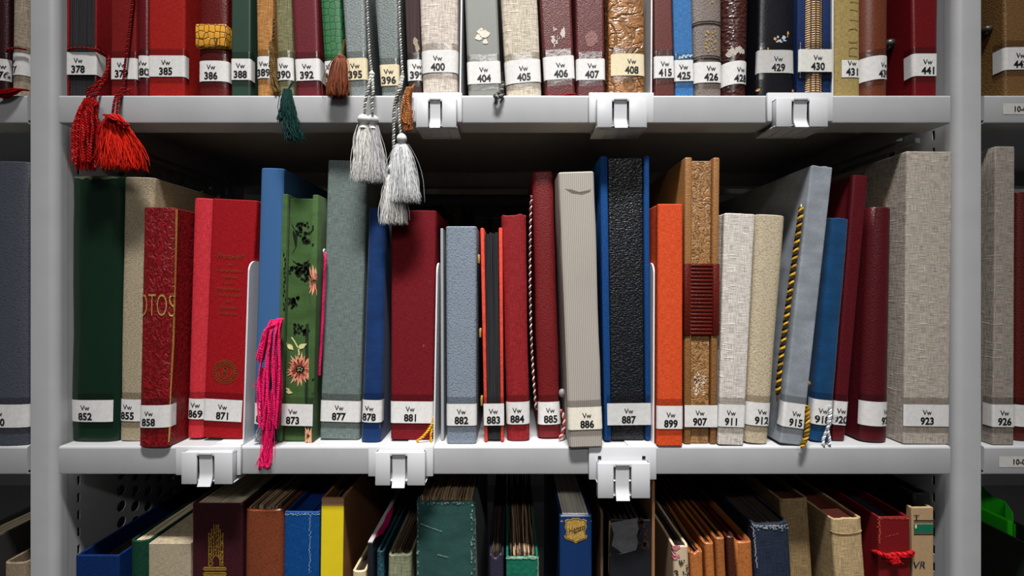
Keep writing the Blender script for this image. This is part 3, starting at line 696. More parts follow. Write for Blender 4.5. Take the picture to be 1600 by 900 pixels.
# the pink tassel and its cord
PINK = mat('silk', (232, 28, 98)); YT = b.Y - .0135
cd_ = rope('cord', [W(507, 395, b.Y + .004), W(508, 405, b.Y - .001), W(506, 450, b.Y + .0), W(503, 520, b.Y), W(499, 586, b.Y + .002)], .0014, [PINK]); b.child(cd_)
ey_ = MB(); ey_.tube([W(507, 393 + 0 * a, b.Y + .003) + Vector((0, .0025 * math.cos(a), .0025 * math.sin(a))) for a in [i * math.pi / 5 for i in range(11)]], .0008, 6); b.child(ey_.build('eyelet', METAL))
ta = yarns('tassel', PINK, [W(433, 500, YT), W(428, 520, YT - .003), W(424, 570, YT - .003), W(423, 620, YT - .003), W(421, 672, YT - .002)], .0065, .0125, 21, .0010, .0022, .55)
b.child(ta)
tb2 = yarns('tassel', PINK, [W(438, 498, YT), W(430, 507, YT - .004), W(418, 516, YT - .004), W(411, 540, YT - .002), W(406, 566, YT - .001)], .003, .004, 7, .0010, .001, .7); tb2.parent = ta
tc_ = yarns('tassel', PINK, [W(422, 655, YT - .001), W(419, 690, YT - .001), W(415, 712, YT - .002), W(413, 733, YT - .003)], .005, .0055, 10, .0009, .0022, .6); tc_.parent = ta
td = strands('tassel_fringe', PINK, [W(420, 610, YT), W(418, 690, YT - .001), W(412, 730, YT - .003)], .006, .0065, 60, .00025, .003); td.parent = ta
te = strands('tassel_fringe', PINK, [W(414, 575, YT), W(409, 592, YT), W(406, 606, YT)], .004, .006, 40, .00025, .004); te.parent = ta
b.child(strands('tassel_fringe', mat('silk', (150, 148, 150)), [W(409, 664, b.Y - .0065), W(405, 676, b.Y - .0065), W(401, 690, b.Y - .009)], .002, .0035, 40, .0002, .002))

b = bk(877, 'mid', (512, 574, 251), (499, 561, 688), 'tall plain grey green book labelled 877 below the white tassels', mat('cloth', (104, 116, 113), .45, None, 0, .7, .4), 'flat', (626, 659), tx=530, r=.003, wl=0, wr=0, depth=.27)
b = bk(878, 'mid', (576, 604, 325), (563, 594, 692), 'narrow royal blue book labelled 878 left of the dark red book', mat('velvet', (22, 54, 104), .5), 'soft', (625, 660), bulge=.006, tx=577, wr=6, worn=.0006)
b = bk(881, 'mid', (611, 682, 329), (610, 676, 690), 'wide wine red cloth book labelled 881 with a yellow cord end', mat('cloth', (108, 19, 28), None, None, .25), 'flat', (627, 661), tx=641, r=.0032, wl=0, wr=0, up=.0016)
YEL = mat('silk', (222, 165, 40))
b.child(rope('cord', [W(679, 655, b.Y - .006), W(672, 668, b.Y - .007), W(663, 680, b.Y - .008), W(651, 690, b.Y - .008)], .0016, [YEL], .006, 2))
b.child(rope('cord', [W(678, 652, b.Y - .005), W(675, 670, b.Y - .006), W(673, 682, b.Y - .008), W(674, 692, b.Y - .008)], .0014, [YEL], .006, 2))
# thin pale booklet standing next to the bookend
b = bk(0, 'mid', (688, 692.5, 357), (689, 693.5, 689), 'thin pale grey booklet between the bookend and book 882', mat('plain', (150, 152, 156)), 'flat', pages=None, r=.0006, depth=.2)
b = bk(882, 'mid', (696, 745, 354), (698, 744, 694), 'blue grey grained leather book labelled 882', mat('leather', (124, 135, 148), None, None, 0, .8), 'flat', (631, 665), tx=721, r=.0035, wl=0, wr=0, groove=.0015)
# fore edge album 883
b = bk(883, 'mid', (750.5, 785, 357), (757, 787.5, 691), 'small album labelled 883 showing black page edges between coral boards', None, build=False, name='photo_album', depth=.2)
COR = mat('cloth', (214, 74, 58)); w0 = b.w
b.boards(COR, 5.2 * b.k, 5.2 * b.k, -.001, .0005, r=.0016)
b.profile('flat', .001, w=w0, front=-.0013)
b.sheets(BLACKP, 9, .005, .0012, .0042, .004, .0012, .0006, thick=.8)
b.sticker(883, 630, 664, tx=771, wl=0, wr=0)
hm = mat('gold', (190, 150, 80))
for yy in (405, 520, 626): 
    p = W(749 + (yy - 405) * .02, yy, b.Y + .004); mb = MB().box(p.x - .0016, p.x + .0008, p.y - .004, p.y + .006, p.z - .005, p.z + .005, .0005); b.child(mb.build('clasp', hm))
b = bk(884, 'mid', (782.5, 822, 335), (792, 828, 690), 'smooth raspberry red rounded book labelled 884', mat('cloth', (134, 34, 38), .5, None, 0, .8, .35), 'soft', (628, 663), bulge=.008, tx=808, wl=0, wr=0, lumpy=.0006, worn=.002)
b = bk(885, 'mid', (831, 864, 267), (842, 877, 686), 'tall lumpy dark red leather album labelled 885 with a twisted red white cord', mat('leather', (110, 26, 28)), 'soft', (628, 663), bulge=.006, tx=860, wl=0, wr=0, lumpy=.0016, name='photo_album', rim=.002, depth=.25)
RW = [mat('silk', (200, 186, 180)), mat('silk', (96, 20, 24))]
yc = b.Y - .001
b.child(rope('cord', [W(831, 306, yc), W(829, 330, yc - .001), W(828, 420, yc - .001), W(829, 500, yc - .001), W(832, 570, yc - .001), W(837, 640, yc - .002)], .0015, RW, .0075, 2))
b.child(rope('cord', [W(877, 640, yc + .002), W(881, 655, yc - .003), W(880, 672, yc - .006), W(874, 686, yc - .007)], .0018, [mat('silk', (205, 190, 180)), mat('silk', (170, 24, 30))], .0075, 2))
p = W(878.5, 614, b.Y - .0); b.child(MB().ball(p, .0042, 1.2).build('cord_knob', mat('plain', (150, 146, 148), .3)))
b = bk(886, 'mid', (871.5, 929, 268), (890, 942, 701), 'grey ribbed corduroy book labelled 886 overhanging the shelf edge', mat('cord', (172, 165, 156)), 'flat', (636, 671), tx=917, r=.0035, wl=0, wr=0, lumpy=.0009, rim=.0016, col=mat('paper', (222, 216, 200)))
b.decal([[(882, 295), (893, 296), (905, 300), (920, 297), (926, 294), (921, 300), (909, 304), (894, 302)]], mat('plain', (92, 86, 80)), 'dent_shade', .0002)  # shade of the hollow, painted as a flat dark patch
# black leather album with blue boards
b = bk(887, 'mid', (937, 1014, 246), (944, 1016, 691), 'tall black grained leather album labelled 887 with blue cloth boards', None, build=False, name='photo_album', depth=.25, up=.0016)
w0 = b.w; b.boards(mat('twill', (22, 68, 126)), 11 * b.k, 8 * b.k, -.0022, .001, r=.002)
b.profile('flat', .0015, w=w0 - 20.5 * b.k, front=.0005)
for i, (x, y) in enumerate(b.P): b.P[i] = (x + 1.4 * b.k, y)
b.cover(mat('pebble', (22, 24, 29), .38), name='spine', z1=b.h - .0005); b.pages(DARKP, t=.002)
b.profile('flat', .001, w=w0, front=-.0024); b.sticker(887, 629, 663, x0=948, x1=1017, tx=981.5, tt=13, tb=20, col=mat('paper', (196, 196, 194)))
b = bk(899, 'mid', (1028, 1067.5, 319), (1027, 1067, 698), 'bright orange cloth book labelled 899', mat('cloth', (202, 74, 36)), 'flat', (634, 670), tx=1048, r=.0025, groove=.0015, wl=0, wr=0)
# brown album with ribbed band
b = bk(907, 'mid', (1069.5, 1124, 248), (1068.5, 1118.5, 694), 'tall brown wrinkled leather album labelled 907 with a ribbed band', None, build=False, name='photo_album', depth=.25)
w0 = b.w; BR = mat('leather', (142, 98, 56)); b.boards(BR, 10.5 * b.k, 9.5 * b.k, -.0018, .001, r=.0018)
b.profile('flat', .0012, w=w0 - 21.5 * b.k, front=.0008); b.cover(mat('crease', (152, 110, 66), None, None, 0, 1.15), name='spine', z1=b.h - .0025); b.pages(CREAMP, t=.002)
b.decal([blob(1094 + R.uniform(-10, 10), 600 + R.uniform(-17, 17), R.uniform(.8, 3.4), R.uniform(.8, 3.4), 9, .5) for i in range(34)], mat('paper', (208, 190, 168), None), 'scuffed_patch', .0003)
b.decal([blob(1094 + R.uniform(-9, 9), 604 + R.uniform(-14, 14), 1.1, 1, 7, .4) for i in range(14)], mat('plain', (200, 120, 60)), 'scuffed_patch', .0004)
b.profile('flat', .001, w=w0 + .001, front=-.0026)
z0_, z1_ = b.local(1095, 524)[1], b.local(1095, 412)[1]; BAND = mat('leather', (88, 26, 18), .3); mb = MB(); hw = w0 / 2 * b.tk(z1_)
for sg in (-1, 1):
    x0, x1 = sorted((sg * hw * 1.01 + sg * .0005, sg * (hw - 9.5 * b.k))); mb.box(x0, x1, -.0032, .06, z0_, z1_, .001)
nr = 19
for i in range(nr):
    za = z0_ + (z1_ - z0_) * i / nr; mb.box(-hw + 9 * b.k, hw - 9 * b.k, -.0022, .0006, za + .0004, za + (z1_ - z0_) / nr - .0004, .0012)
mb.box(-hw + 9 * b.k, hw - 9 * b.k, -.0012, .0006, z0_, z1_)
mb.build('ribbed_band', BAND, b.root)
b.sticker(907, 632, 666, tx=1092, wl=0, wr=0, tape=False)
b = bk(911, 'mid', (1132.5, 1180.5, 334), (1122.5, 1162, 697), 'coarse off white linen book labelled 911', mat('linen', (206, 198, 190)), 'flat', (632, 667), tx=1142, r=.002, wl=0, wr=2, groove=.001, worn=.0006)
b = bk(912, 'mid', (1183, 1230.5, 336), (1165, 1202, 695), 'smooth beige rounded leather book labelled 912', mat('leather', (186, 172, 146), .5, None, 0, .7, .7), 'soft', (629, 665), tx=1190.5, bulge=.010, wl=0, wr=0, lumpy=.0005)
b = bk(915, 'mid', (1268, 1302.5, 260), (1219, 1254, 697), 'tall slanting pale grey album labelled 915 with a black gold cord', mat('velvet', (142, 149, 157), .6), 'flat', (630, 668), tx=1244, r=.0022, wl=10, wr=0, slant=-.02, name='photo_album', depth=.27, worn=.001)
BG = [mat('silk', (178, 136, 38)), mat('silk', (40, 32, 18))]; yc = b.Y + .0
b.child(rope('cord', [W(1252, 326, yc + .004), W(1251, 334, yc - .001), W(1242, 400, yc - .0015), W(1231, 480, yc - .0015), W(1219, 570, yc - .0015), W(1215, 616, yc + .0)], .0027, BG, .009, 2))
b.child(rope('cord', [W(1261, 634, yc), W(1262, 660, yc - .004), W(1259, 684, yc - .006), W(1252, 699, yc - .007)], .0026, [mat('silk', (178, 136, 38)), mat('silk', (120, 88, 24))], .009, 2))
ey_ = MB(); ey_.tube([W(1251.5, 326, yc + .002) + Vector((.0038 * math.cos(a) * .5, .0038 * math.cos(a) * .9, .0045 * math.sin(a))) for a in [i * math.pi / 6 for i in range(13)]], .001, 6)
ey_.tube([W(1214.5, 620, yc + .004) + Vector((.0038 * math.cos(a) * .5, .0038 * math.cos(a) * .9, .0045 * math.sin(a))) for a in [i * math.pi / 6 for i in range(13)]], .001, 6); b.child(ey_.build('eyelet', mat('gold', (150, 140, 110))))
b = bk(918, 'mid', (1300, 1329, 341), (1269, 1299, 692), 'small petrol blue velvety album labelled 918 with a white cord loop', mat('velvet', (16, 66, 108), .5), 'soft', (625, 664), tx=1285.5, bulge=.006, wl=8, wr=0, name='photo_album', lumpy=.0005, worn=.0008)
WC = [mat('silk', (226, 226, 230)), mat('silk', (150, 152, 158))]; yc = b.Y - .006
b.child(rope('cord', [W(1297, 634, yc + .004), W(1297, 652, yc), W(1292, 672, yc - .001), W(1286, 688, yc - .003), W(1288, 697, yc - .005)], .0016, WC, .006, 2))
b.child(rope('cord', [W(1298, 634, yc + .004), W(1296, 650, yc + .001), W(1293, 668, yc - .002), W(1296, 686, yc - .004), W(1296, 696, yc - .005)], .0015, WC, .006, 2))
b.child(MB().ball(W(1262, 599, b.Y + .003), .0032).build('cord_knob', mat('gold', (170, 130, 60))))
b = bk(920, 'mid', (1334, 1357.5, 274), (1301, 1320, 690), 'slim slanting maroon album labelled 920 right of the blue velvety album', mat('leather', (84, 20, 27), .35, None, 0, .7, .4), 'square', (627, 664), tx=1314, bulge=.003, groove=.0014, wl=0, wr=0, name='photo_album')
b = bk(922, 'mid', (1364, 1398.5, 323), (1349, 1392, 693), 'dark maroon rounded leather book left of the wide grey linen book, label cut at 92', mat('leather', (78, 18, 25), .38), 'round', (628, 666), tx=1387, bulge=.009, wl=0, wr=4, worn=.0007, rim=.0015)
b = bk(923, 'mid', (1417, 1488.5, 237), (1412, 1482.5, 695), 'widest tall grey linen book labelled 923 against the right upright', mat('linen', (176, 166, 155)), 'flat', (632, 666), tx=1448, r=.0015, wl=-1, wr=0, depth=.29)
b = bk(926, 'mid', (1556, 1586, 229), (1551, 1584.5, 696), 'tall grey linen book labelled 926 beyond the right upright', mat('linen', (150, 141, 132)), 'flat', (632, 667), tx=1569, r=.0015, wl=13, wr=0, depth=.29)
b = bk(927, 'mid', (1592, 1640, 300), (1589, 1632, 690), 'dark red book at the right picture edge beside linen book 926', mat('leather', (84, 24, 20)), 'soft', (633, 667), tx=1622, wl=0, wr=0)

# ---- upper shelf, left to right
b = bk(376, 'top', (-25, 10.5, 0), (-22, 10.5, 147), 'dark maroon book beyond the left upright at the picture edge, label ending in 76', mat('leather', (50, 12, 18)), 'soft', (92, 126), tx=1.5, wl=0, wr=0)
b = bk(377, 'top', (15, 42, 0), (13, 41, 147), 'beige linen book beyond the left upright tied with a red cord, label 377', mat('linen', (160, 146, 128)), 'round', (82, 117), tx=17.5, bulge=.008, wl=0, wr=0)
RED = mat('silk', (168, 16, 18)); RO = mat('silk', (204, 34, 18)); yc = b.Y - .002
b.child(rope('cord', [W(10.5, 81, yc + .002), W(14, 77, yc - .001), W(26, 75, yc - .0025), W(41.5, 78, yc + .001)], .0012, [RED, mat('silk', (90, 8, 14))], .005, 2))
b.child(strands('tassel', RED, [W(42, 141, yc - .004), W(25, 140, yc - .010), W(8, 146, yc - .012), W(-8, 150, yc - .014)], .003, .0075, 160, .0003, .003))
# 378 with black leaves
b = bk(378, 'top', (106, 153, 0), (106, 152, 147), 'album labelled 378 with black page edges between red boards, tied with a red cord', None, build=False, name='photo_album')
RB = mat('cloth', (130, 18, 24)); w0 = b.w; b.boards(RB, .0022, .0024, -.0012, .0, r=.0008)
b.sheets(BLACKP, 12, .004, .0, .0028, .005, .0, .0004, thick=.85); b.profile('flat', .0015, w=w0, front=-.0016); b.sticker(378, 83, 118, tx=125, wl=-1, wr=14, slant=0)
REDC = [RED, mat('silk', (96, 10, 14))]; yc = b.Y - .003
b.child(rope('cord', [W(106, 78, yc + .002), W(112, 75.5, yc - .0005), W(130, 74.5, yc - .001), W(150, 77, yc - .0005), W(161, 83, yc + .005), W(169, 89, yc + .012)], .0011, REDC, .005, 2))
cr = rope('cord', [W(171, 88, yc + .01), W(169, 105, yc + .003), W(162, 120, yc - .004), W(152, 132, yc - .008), W(144, 142, yc - .011), W(143, 160, yc - .013)], .0015, REDC, .006, 2); b.child(cr)
cr = rope('cord', [W(170, 98, yc + .008), W(166, 120, yc - .001), W(156, 136, yc - .008), W(148, 152, yc - .012)], .0015, REDC, .006, 2); b.child(cr)
cr2 = rope('cord', [W(150, 134, yc - .009), W(140, 138, yc - .011), W(137, 146, yc - .012), W(139, 160, yc - .013)], .0015, REDC, .006, 2); b.child(cr2)
yt = LIP - .0105
ta = yarns('tassel', RED, [W(141, 158, yt), W(137, 175, yt), W(133, 215, yt), W(132, 262, yt)], .0055, .0125, 22, .00125, .0016, .6); b.child(ta)
hd = strands('tassel_fringe', RED, [W(142, 155, yt), W(141, 162, yt), W(140, 170, yt)], .0055, .008, 60, .0005, .002); hd.parent = ta
strands('tassel_fringe', RED, [W(138, 165, yt), W(134, 215, yt), W(133, 268, yt)], .005, .0105, 90, .0003, .002).parent = ta
b = bk(379, 'top', (173, 212, 0), (173, 213, 147), 'dark red cloth book labelled 379 with a bushy red tassel hanging over the shelf', mat('cloth', (116, 18, 18)), 'flat', (91, 124), tx=190.5, wl=0, wr=0)
yc = b.Y - .002
b.child(rope('cord', [W(209, -20, yc), W(207, 5, yc - .001), W(201, 55, yc - .002), W(195, 105, yc - .0025), W(192, 136, yc - .003)], .0012, REDC, .0055, 2))
b.child(rope('cord', [W(205, 146, yc - .003), W(196, 138, yc - .005), W(187, 141, yc - .010), W(180, 155, yc - .014), W(176, 178, yc - .016)], .0013, REDC, .0055, 2))
b.child(rope('cord', [W(204, 140, yc - .003), W(194, 143, yc - .006), W(186, 152, yc - .012), W(182, 180, yc - .016)], .0013, REDC, .0055, 2))
ta = strands('tassel', RO, [W(178, 179, yt), W(181, 200, yt), W(187, 228, yt), W(192, 266, yt)], .004, .0225, 420, .0004, .0035, .45, .03); b.child(ta)
yarns('tassel_fringe', RED, [W(166, 180, yt - .006), W(175, 184, yt - .008), W(186, 191, yt - .008), W(196, 198, yt - .005)], .0028, .0032, 8, .0011, .002, .8).parent = ta
strands('tassel_fringe', mat('silk', (172, 22, 22)), [W(172, 184, yt), W(166, 205, yt), W(163, 255, yt + .003)], .003, .0105, 160, .0004, .003, .5).parent = ta
b = bk(380, 'top', (215.5, 231, 0), (215.5, 231, 147), 'slim glossy dark maroon book labelled 380', mat('leather', (96, 24, 30), .25, None, 0, 1, .3), 'round', (87, 121), tx=222, wl=0, wr=0, lumpy=.0005)
b = bk(385, 'top', (232, 289, 0), (232, 288, 147), 'wide bright red cloth book labelled 385', mat('cloth', (152, 24, 16)), 'flat', (87, 120), tx=259.5, wl=0, wr=6, r=.002)
b = bk(386, 'top', (310, 354, 0), (309, 355, 147), 'dark red leather album labelled 386 with a golden scaly band', mat('leather', (92, 20, 20), .35), 'soft', (95, 127), tx=330, bulge=.005, wl=0, wr=4, name='photo_album')
for i, p in enumerate(b.P): pass
fw = b.s_of_x(b.w / 2); za, zb = b.local(331, 76)[1], b.local(331, 39)[1]
mb = MB(); mb.box(-b.w / 2 - .0014, b.w / 2 + .0006, -.003, .03, za, zb, .002, 0, 3); mb.build('scaly_band', mat('snake', (206, 146, 44), None, (60, 34, 12), 0, .9), b.root)
b = bk(388, 'top', (361, 391.5, 0), (361, 391, 147), 'flat dark green book labelled 388', mat('plain', (34, 58, 46), .5), 'flat', (92, 125), tx=376, wl=0, wr=9)
b = bk(389, 'top', (399, 425, 0), (401, 426, 147), 'narrow tan linen book labelled 389', mat('linen', (172, 122, 70)), 'round', (88, 122), tx=411.5, wl=0, wr=0)
OG = mat('silk', (112, 88, 46)); yc = b.Y - .004
b.child(rope('cord', [W(428, 30, yc + .004), W(427, 55, yc + .001), W(424, 80, yc - .001), W(421, 105, yc - .002)], .0011, [OG, mat('silk', (48, 38, 20))], .005, 2))
b.child(yarns('tassel', OG, [W(424, 65, yc), W(425, 95, yc - .001), W(428, 125, yc - .003), W(436, 146, yc - .006)], .002, .0035, 8, .0008, .0012))
b = bk(390, 'top', (429.5, 453.5, 0), (433, 457.5, 147), 'narrow olive linen book labelled 390 with a frayed dark green tassel', mat('linen', (120, 116, 84)), 'round', (90, 125), tx=443, wl=0, wr=0)
TEALS = mat('silk', (12, 50, 47)); yt = LIP - .008; yc = b.Y - .004
cr = rope('cord', [W(458, 128, yc), W(452, 138, yc - .006), W(449, 148, yc - .010)], .0012, [TEALS], .005, 2); b.child(cr)
ta = strands('tassel', TEALS, [W(449, 140, yt + .001), W(450, 165, yt), W(456, 195, yt), W(461, 222, yt)], .0045, .008, 230, .0004, .004, .6, .03, curl=1.5); b.child(ta)
strands('tassel_fringe', TEALS, [W(448, 142, yt), W(444, 165, yt), W(440, 189, yt)], .003, .004, 90, .0004, .003, .6).parent = ta
b = bk(392, 'top', (455.5, 496, 0), (463, 500, 147), 'slanting maroon smooth book labelled 392', mat('leather', (98, 28, 38), .4, None, 0, .8, .3), 'flat', (92, 126), tx=479.5, wl=2, wr=6, r=.003)
b = bk(394, 'top', (500, 531.5, 0), (509, 537.5, 147), 'green snakeskin patterned book behind the brown tassel', mat('snake', (30, 100, 50), .55, (10, 36, 20), 0, .85, .4), 'soft', (95, 127), tx=517, bulge=.004, wl=0, wr=0)
BT = mat('silk', (104, 50, 24)); yt = LIP - .008; yc = b.Y - .005
b.child(rope('cord', [W(538, 62, yc + .004), W(536, 78, yc), W(534, 92, yc - .003)], .0011, [BT], .005, 2))
ta = strands('tassel', BT, [W(534, 86, yt + .005), W(531, 100, yt + .002), W(528, 130, yt), W(527, 153, yt)], .0015, .0110, 320, .0004, .0014, .55, .02, bulge=.0025); b.child(ta)
b.child(MB().ball(W(533.5, 92, yt + .004), .0042, 1.3).build('tassel_knot', BT))
b = bk(395, 'top', (534.5, 570, 0), (544, 574, 147), 'grey grained leather album labelled 395 with a pair of white tassels', mat('leather', (122, 130, 130), None, None, 0, .8), 'flat', (91, 125), tx=555, wl=2, wr=2, col=CREAM, r=.0035, name='photo_album')
WT = mat('silk', (202, 200, 196)); yc = b.Y - .003; yt = LIP - .006
wr_ = [mat('silk', (206, 204, 198)), mat('silk', (150, 148, 142))]
b.child(rope('cord', [W(572, -20, yc), W(574, 20, yc), W(577, 80, yc), W(580, 108, yc - .001), W(581, 114, yc - .003)], .0015, wr_, .006, 2))
b.child(MB().ball(W(581, 116, yc - .003), .0032).build('cord_knot', WT))
for p0, p1, p2, p3 in (((580, 116), (576, 135), (571, 160), (570, 178)), ((582, 116), (583, 140), (581, 160), (582, 178))):
    b.child(rope('cord', [W(*p0, yc - .003), W(*p1, yt - .003), W(*p2, yt - .003), W(*p3, yt - .002)], .0016, wr_, .006, 2))
def white_tassel(b, x, y, x2, y2, yt, m, n=330, r1=.0095, hr=.0062):
    h = strands('tassel', m, [W(x, y + 16, yt), W(x * .75 + x2 * .25, y + 45, yt), W(x2, y2, yt)], .0045, r1, int(n * 1.35), .00026, .0024, .6, .02); b.child(h)
    kb = MB(); P = [W(x, y + q * 22, yt) for q in [i / 10 for i in range(11)]]
    kb.tube(P, hr, 12, 0, [.35, .72, .92, 1, 1, .95, .8, .62, .58, .66, .75]); kk = kb.build('tassel_knot', m); b.child(kk); kk.parent = h; kk.matrix_parent_inverse = Matrix()
    return h
white_tassel(b, 568, 179, 567, 286, yt, WT, 330, .0095)
white_tassel(b, 582.5, 180, 592, 287, yt + .004, mat('silk', (178, 178, 178)), 330, .0095)
b = bk(396, 'top', (585, 622.5, 0), (596, 623, 147), 'grey grained leather album labelled 396 left of the dark 399, with the longest white tassels', mat('leather', (112, 121, 120), None, None, 0, .8), 'flat', (101, 134), tx=607.5, wl=2, wr=1, col=CREAM, r=.003, name='photo_album')
yc = b.Y - .003
b.child(rope('cord', [W(623, -20, yc), W(624.5, 40, yc), W(627, 90, yc), W(629, 118, yc - .001)], .0014, wr_, .006, 2))
b.child(rope('cord', [W(629, 116, yc), W(623, 140, yt - .002), W(616, 170, yt - .001), W(615, 215, yt), W(615, 265, yt)], .0017, wr_, .006, 2))
b.child(rope('cord', [W(630, 118, yc), W(627, 135, yt), W(622, 155, yt + .001), W(624, 190, yt), W(627, 212, yt)], .0016, wr_, .006, 2))
white_tassel(b, 628, 209, 633, 318, yt - .002, mat('silk', (196, 197, 198)), 420, .0155, .0055)
white_tassel(b, 614, 256, 616, 352, yt + .004, WT, 330, .0145, .0055)
b = bk(399, 'top', (632, 656, 0), (638.5, 659, 147), 'narrow dark brown streaky book left of pale linen book 400', mat('pages', (70, 55, 54)), 'soft', (93, 126), tx=651.5, wl=0, wr=3, Y=.512)
BT2 = mat('silk', (168, 106, 56)); yt2 = LIP - .0095; yc = b.Y - .002
b.child(rope('cord', [W(648, 132, yc - .002), W(644, 137, yc - .008), W(640, 140, yt2)], .0011, [BT2], .005, 2))
ta = yarns('tassel', BT2, [W(640, 137, yt2), W(636, 155, yt2), W(635, 180, yt2), W(637, 196, yt2)], .0035, .0062, 13, .0009, .0012, .6); b.child(ta)
strands('tassel_fringe', mat('silk', (140, 80, 40)), [W(638, 172, yt2), W(637, 190, yt2), W(637, 206, yt2)], .005, .0035, 70, .00035, .002).parent = ta
b.decal([blob(649, 66, 4, 6), blob(652, 76, 3, 7)], mat('plain', (140, 128, 104)), 'scuffed_patch', .0004)
UP = .0018
b = bk(400, 'top', (654.5, 714.5, 0), (660, 714.5, 147), 'pale natural linen book labelled 400 standing on a bookend', mat('linen', (202, 191, 180)), 'soft', (78, 113), tx=684, bulge=.008, wl=0, wr=0, up=UP, Y=.5, lumpy=.0004)
b = bk(404, 'top', (726, 777, 0), (731.5, 783, 147), 'smooth mid grey book labelled 404 with a torn paper patch', mat('plain', (122, 124, 118), .45), 'flat', (96, 131), tx=756, r=.003, wl=0, wr=0)
b.decal([blob(755, 52, 9, 6, 16, .4), blob(747, 59, 5, 5, 12, .4), blob(759, 66, 4, 4, 9, .5), blob(752, 46, 3, 2)], CARD, 'torn_patch', .0004)
KN = [mat('silk', (120, 118, 112)), mat('silk', (70, 68, 62))]; yc = b.Y - .006
b.child(rope('cord', [W(786, 128, yc + .004), W(783, 142, yc), W(777, 147, yc - .004), W(773, 150, yc - .008), W(779, 152, yc - .009), W(786, 149, yc - .004)], .0022, KN, .006, 2))
b = bk(405, 'top', (782.5, 840, 0), (791, 846.5, 147), 'wide natural linen book labelled 405 leaning right of the grey book', mat('linen', (196, 185, 168)), 'soft', (93, 129), tx=818, bulge=.007, wl=0, wr=0, lumpy=.0004, slant=.04, depth=.24)
b = bk(406, 'top', (843.5, 893, 0), (852, 899, 147), 'maroon grained leather book labelled 406 with a scuffed patch and frayed red foot', mat('leather', (92, 38, 36), .4), 'flat', (88, 124), tx=876, r=.003, wl=0, wr=0, slant=.02)
b.decal([blob(868 + R.uniform(-5, 5), 58 + R.uniform(-14, 14), R.uniform(1, 3.5), R.uniform(1.5, 5), 9, .5) for i in range(8)] + [blob(880, 52, 4, 8, 14, .4)], mat('paper', (190, 176, 170)), 'scuffed_patch', .0004)
b.child(strands('frayed_foot', mat('silk', (150, 30, 40)), [W(858, 150, b.Y - .002), W(878, 149, b.Y - .003), W(899, 147, b.Y - .002)], .001, .0015, 26, .0005, .0015))
b = bk(407, 'top', (899, 944, 0), (901.5, 946, 147), 'maroon grained leather book labelled 407 between 406 and the tan wrinkled book', mat('leather', (92, 40, 40), .38), 'flat', (92, 125), tx=925, r=.003, wl=0, wr=0, slant=-.0)
b.decal([blob(924, 62, 10, 12, 16, .25)], mat('leather', (128, 84, 80)), 'scuffed_patch', .0003)
b = bk(408, 'top', (951.5, 1007, 0), (952, 1008.5, 147), 'tan wrinkled glossy leather book labelled 408 standing on a bookend', mat('crease', (150, 104, 62), .28, None, 0, .45, 1.3), 'soft', (84, 118), tx=987, x0=955, x1=1008, bulge=.005, col=CREAM, up=UP, Y=.502, lumpy=.0009)
b = bk(415, 'top', (1022, 1050, 0), (1023, 1054.5, 147), 'reddish brown book labelled 415 left of the blue cloth book', mat('leather', (92, 40, 34), .4, None, 0, .8, .3), 'flat', (88, 122), tx=1039, wl=0, wr=0, Y=.503)
b = bk(425, 'top', (1051.5, 1081, 0), (1055, 1084.5, 147), 'bright blue cloth book labelled 425', mat('cloth', (56, 108, 162)), 'flat', (94, 127), tx=1068, wl=0, wr=0)
b.decal([blob(1062 + i * 3.2, 88 + R.uniform(-2, 3), 2.4, 2.2, 8, .4) for i in range(7)], mat('paper', (170, 190, 205)), 'scuffed_patch', .0004)
b = bk(426, 'top', (1081.5, 1129, 0), (1086, 1129, 147), 'taupe grained book labelled 426 with gold stars and raised bands', mat('leather', (116, 104, 98), .5, None, 0, .8), 'soft', (97, 129), tx=1111, bulge=.007, wl=0, wr=0)
st = []
for i in range(26):
    cx, cy = 1111 + R.uniform(-9, 9), R.choice((2, 44, 50, 56, 62, 66, 70, 74, 79)) + R.uniform(-2, 2); r_ = R.uniform(1.5, 3.2)
    if cy < 48: cx = 1111 + R.uniform(-5, 5)
    st.append([(cx + (r_ if j % 2 == 0 else r_ * .3) * math.cos(j * math.pi / 6), cy + (r_ if j % 2 == 0 else r_ * .3) * math.sin(j * math.pi / 6)) for j in range(12)])
b.decal(st, GOLD, 'gold_stars', .0006)
fw = b.s_of_x(b.w / 2)
for yy in (36, 90):
    for dy in (0, 3.2):
        zz = b.local(1107, yy + dy)[1]; ss = [-fw + 2 * fw * i / 16 for i in range(17)]
        mb = MB(); mb.tube([b.surf(v, zz + .0025 * (1 - (v / fw) ** 2) * (1), .0002) for v in ss], .0009, 6); mb.build('raised_band', mat('leather', (116, 104, 98), .5, None, 0, .8), b.root)
b = bk(428, 'top', (1131.5, 1174.5, 0), (1131, 1171, 147), 'dark brown coarse pebbled leather book labelled 428', mat('pebble', (66, 34, 30), .3, None, 0, .55, 1.3), 'round', (95, 131), tx=1158, bulge=.012, wl=0, wr=0, slant=.10)
b.decal([blob(1141 + i * 3.4, 82 - i * .8 + R.uniform(-3, 3), 3.6, 4.5, 10, .4) for i in range(7)], mat('paper', (176, 168, 158)), 'scuffed_patch', .0004)
b = bk(429, 'top', (1187, 1241, 0), (1184, 1242, 147), 'black leather book labelled 429 with torn label remains, standing on a bookend', mat('leather', (20, 21, 26), .3, None, 0, 1, .3), 'soft', (78, 114), tx=1216, bulge=.004, wl=2, wr=0, up=UP, Y=.507, lumpy=.0012, col=mat('paper', (176, 174, 172)), worn=.001)
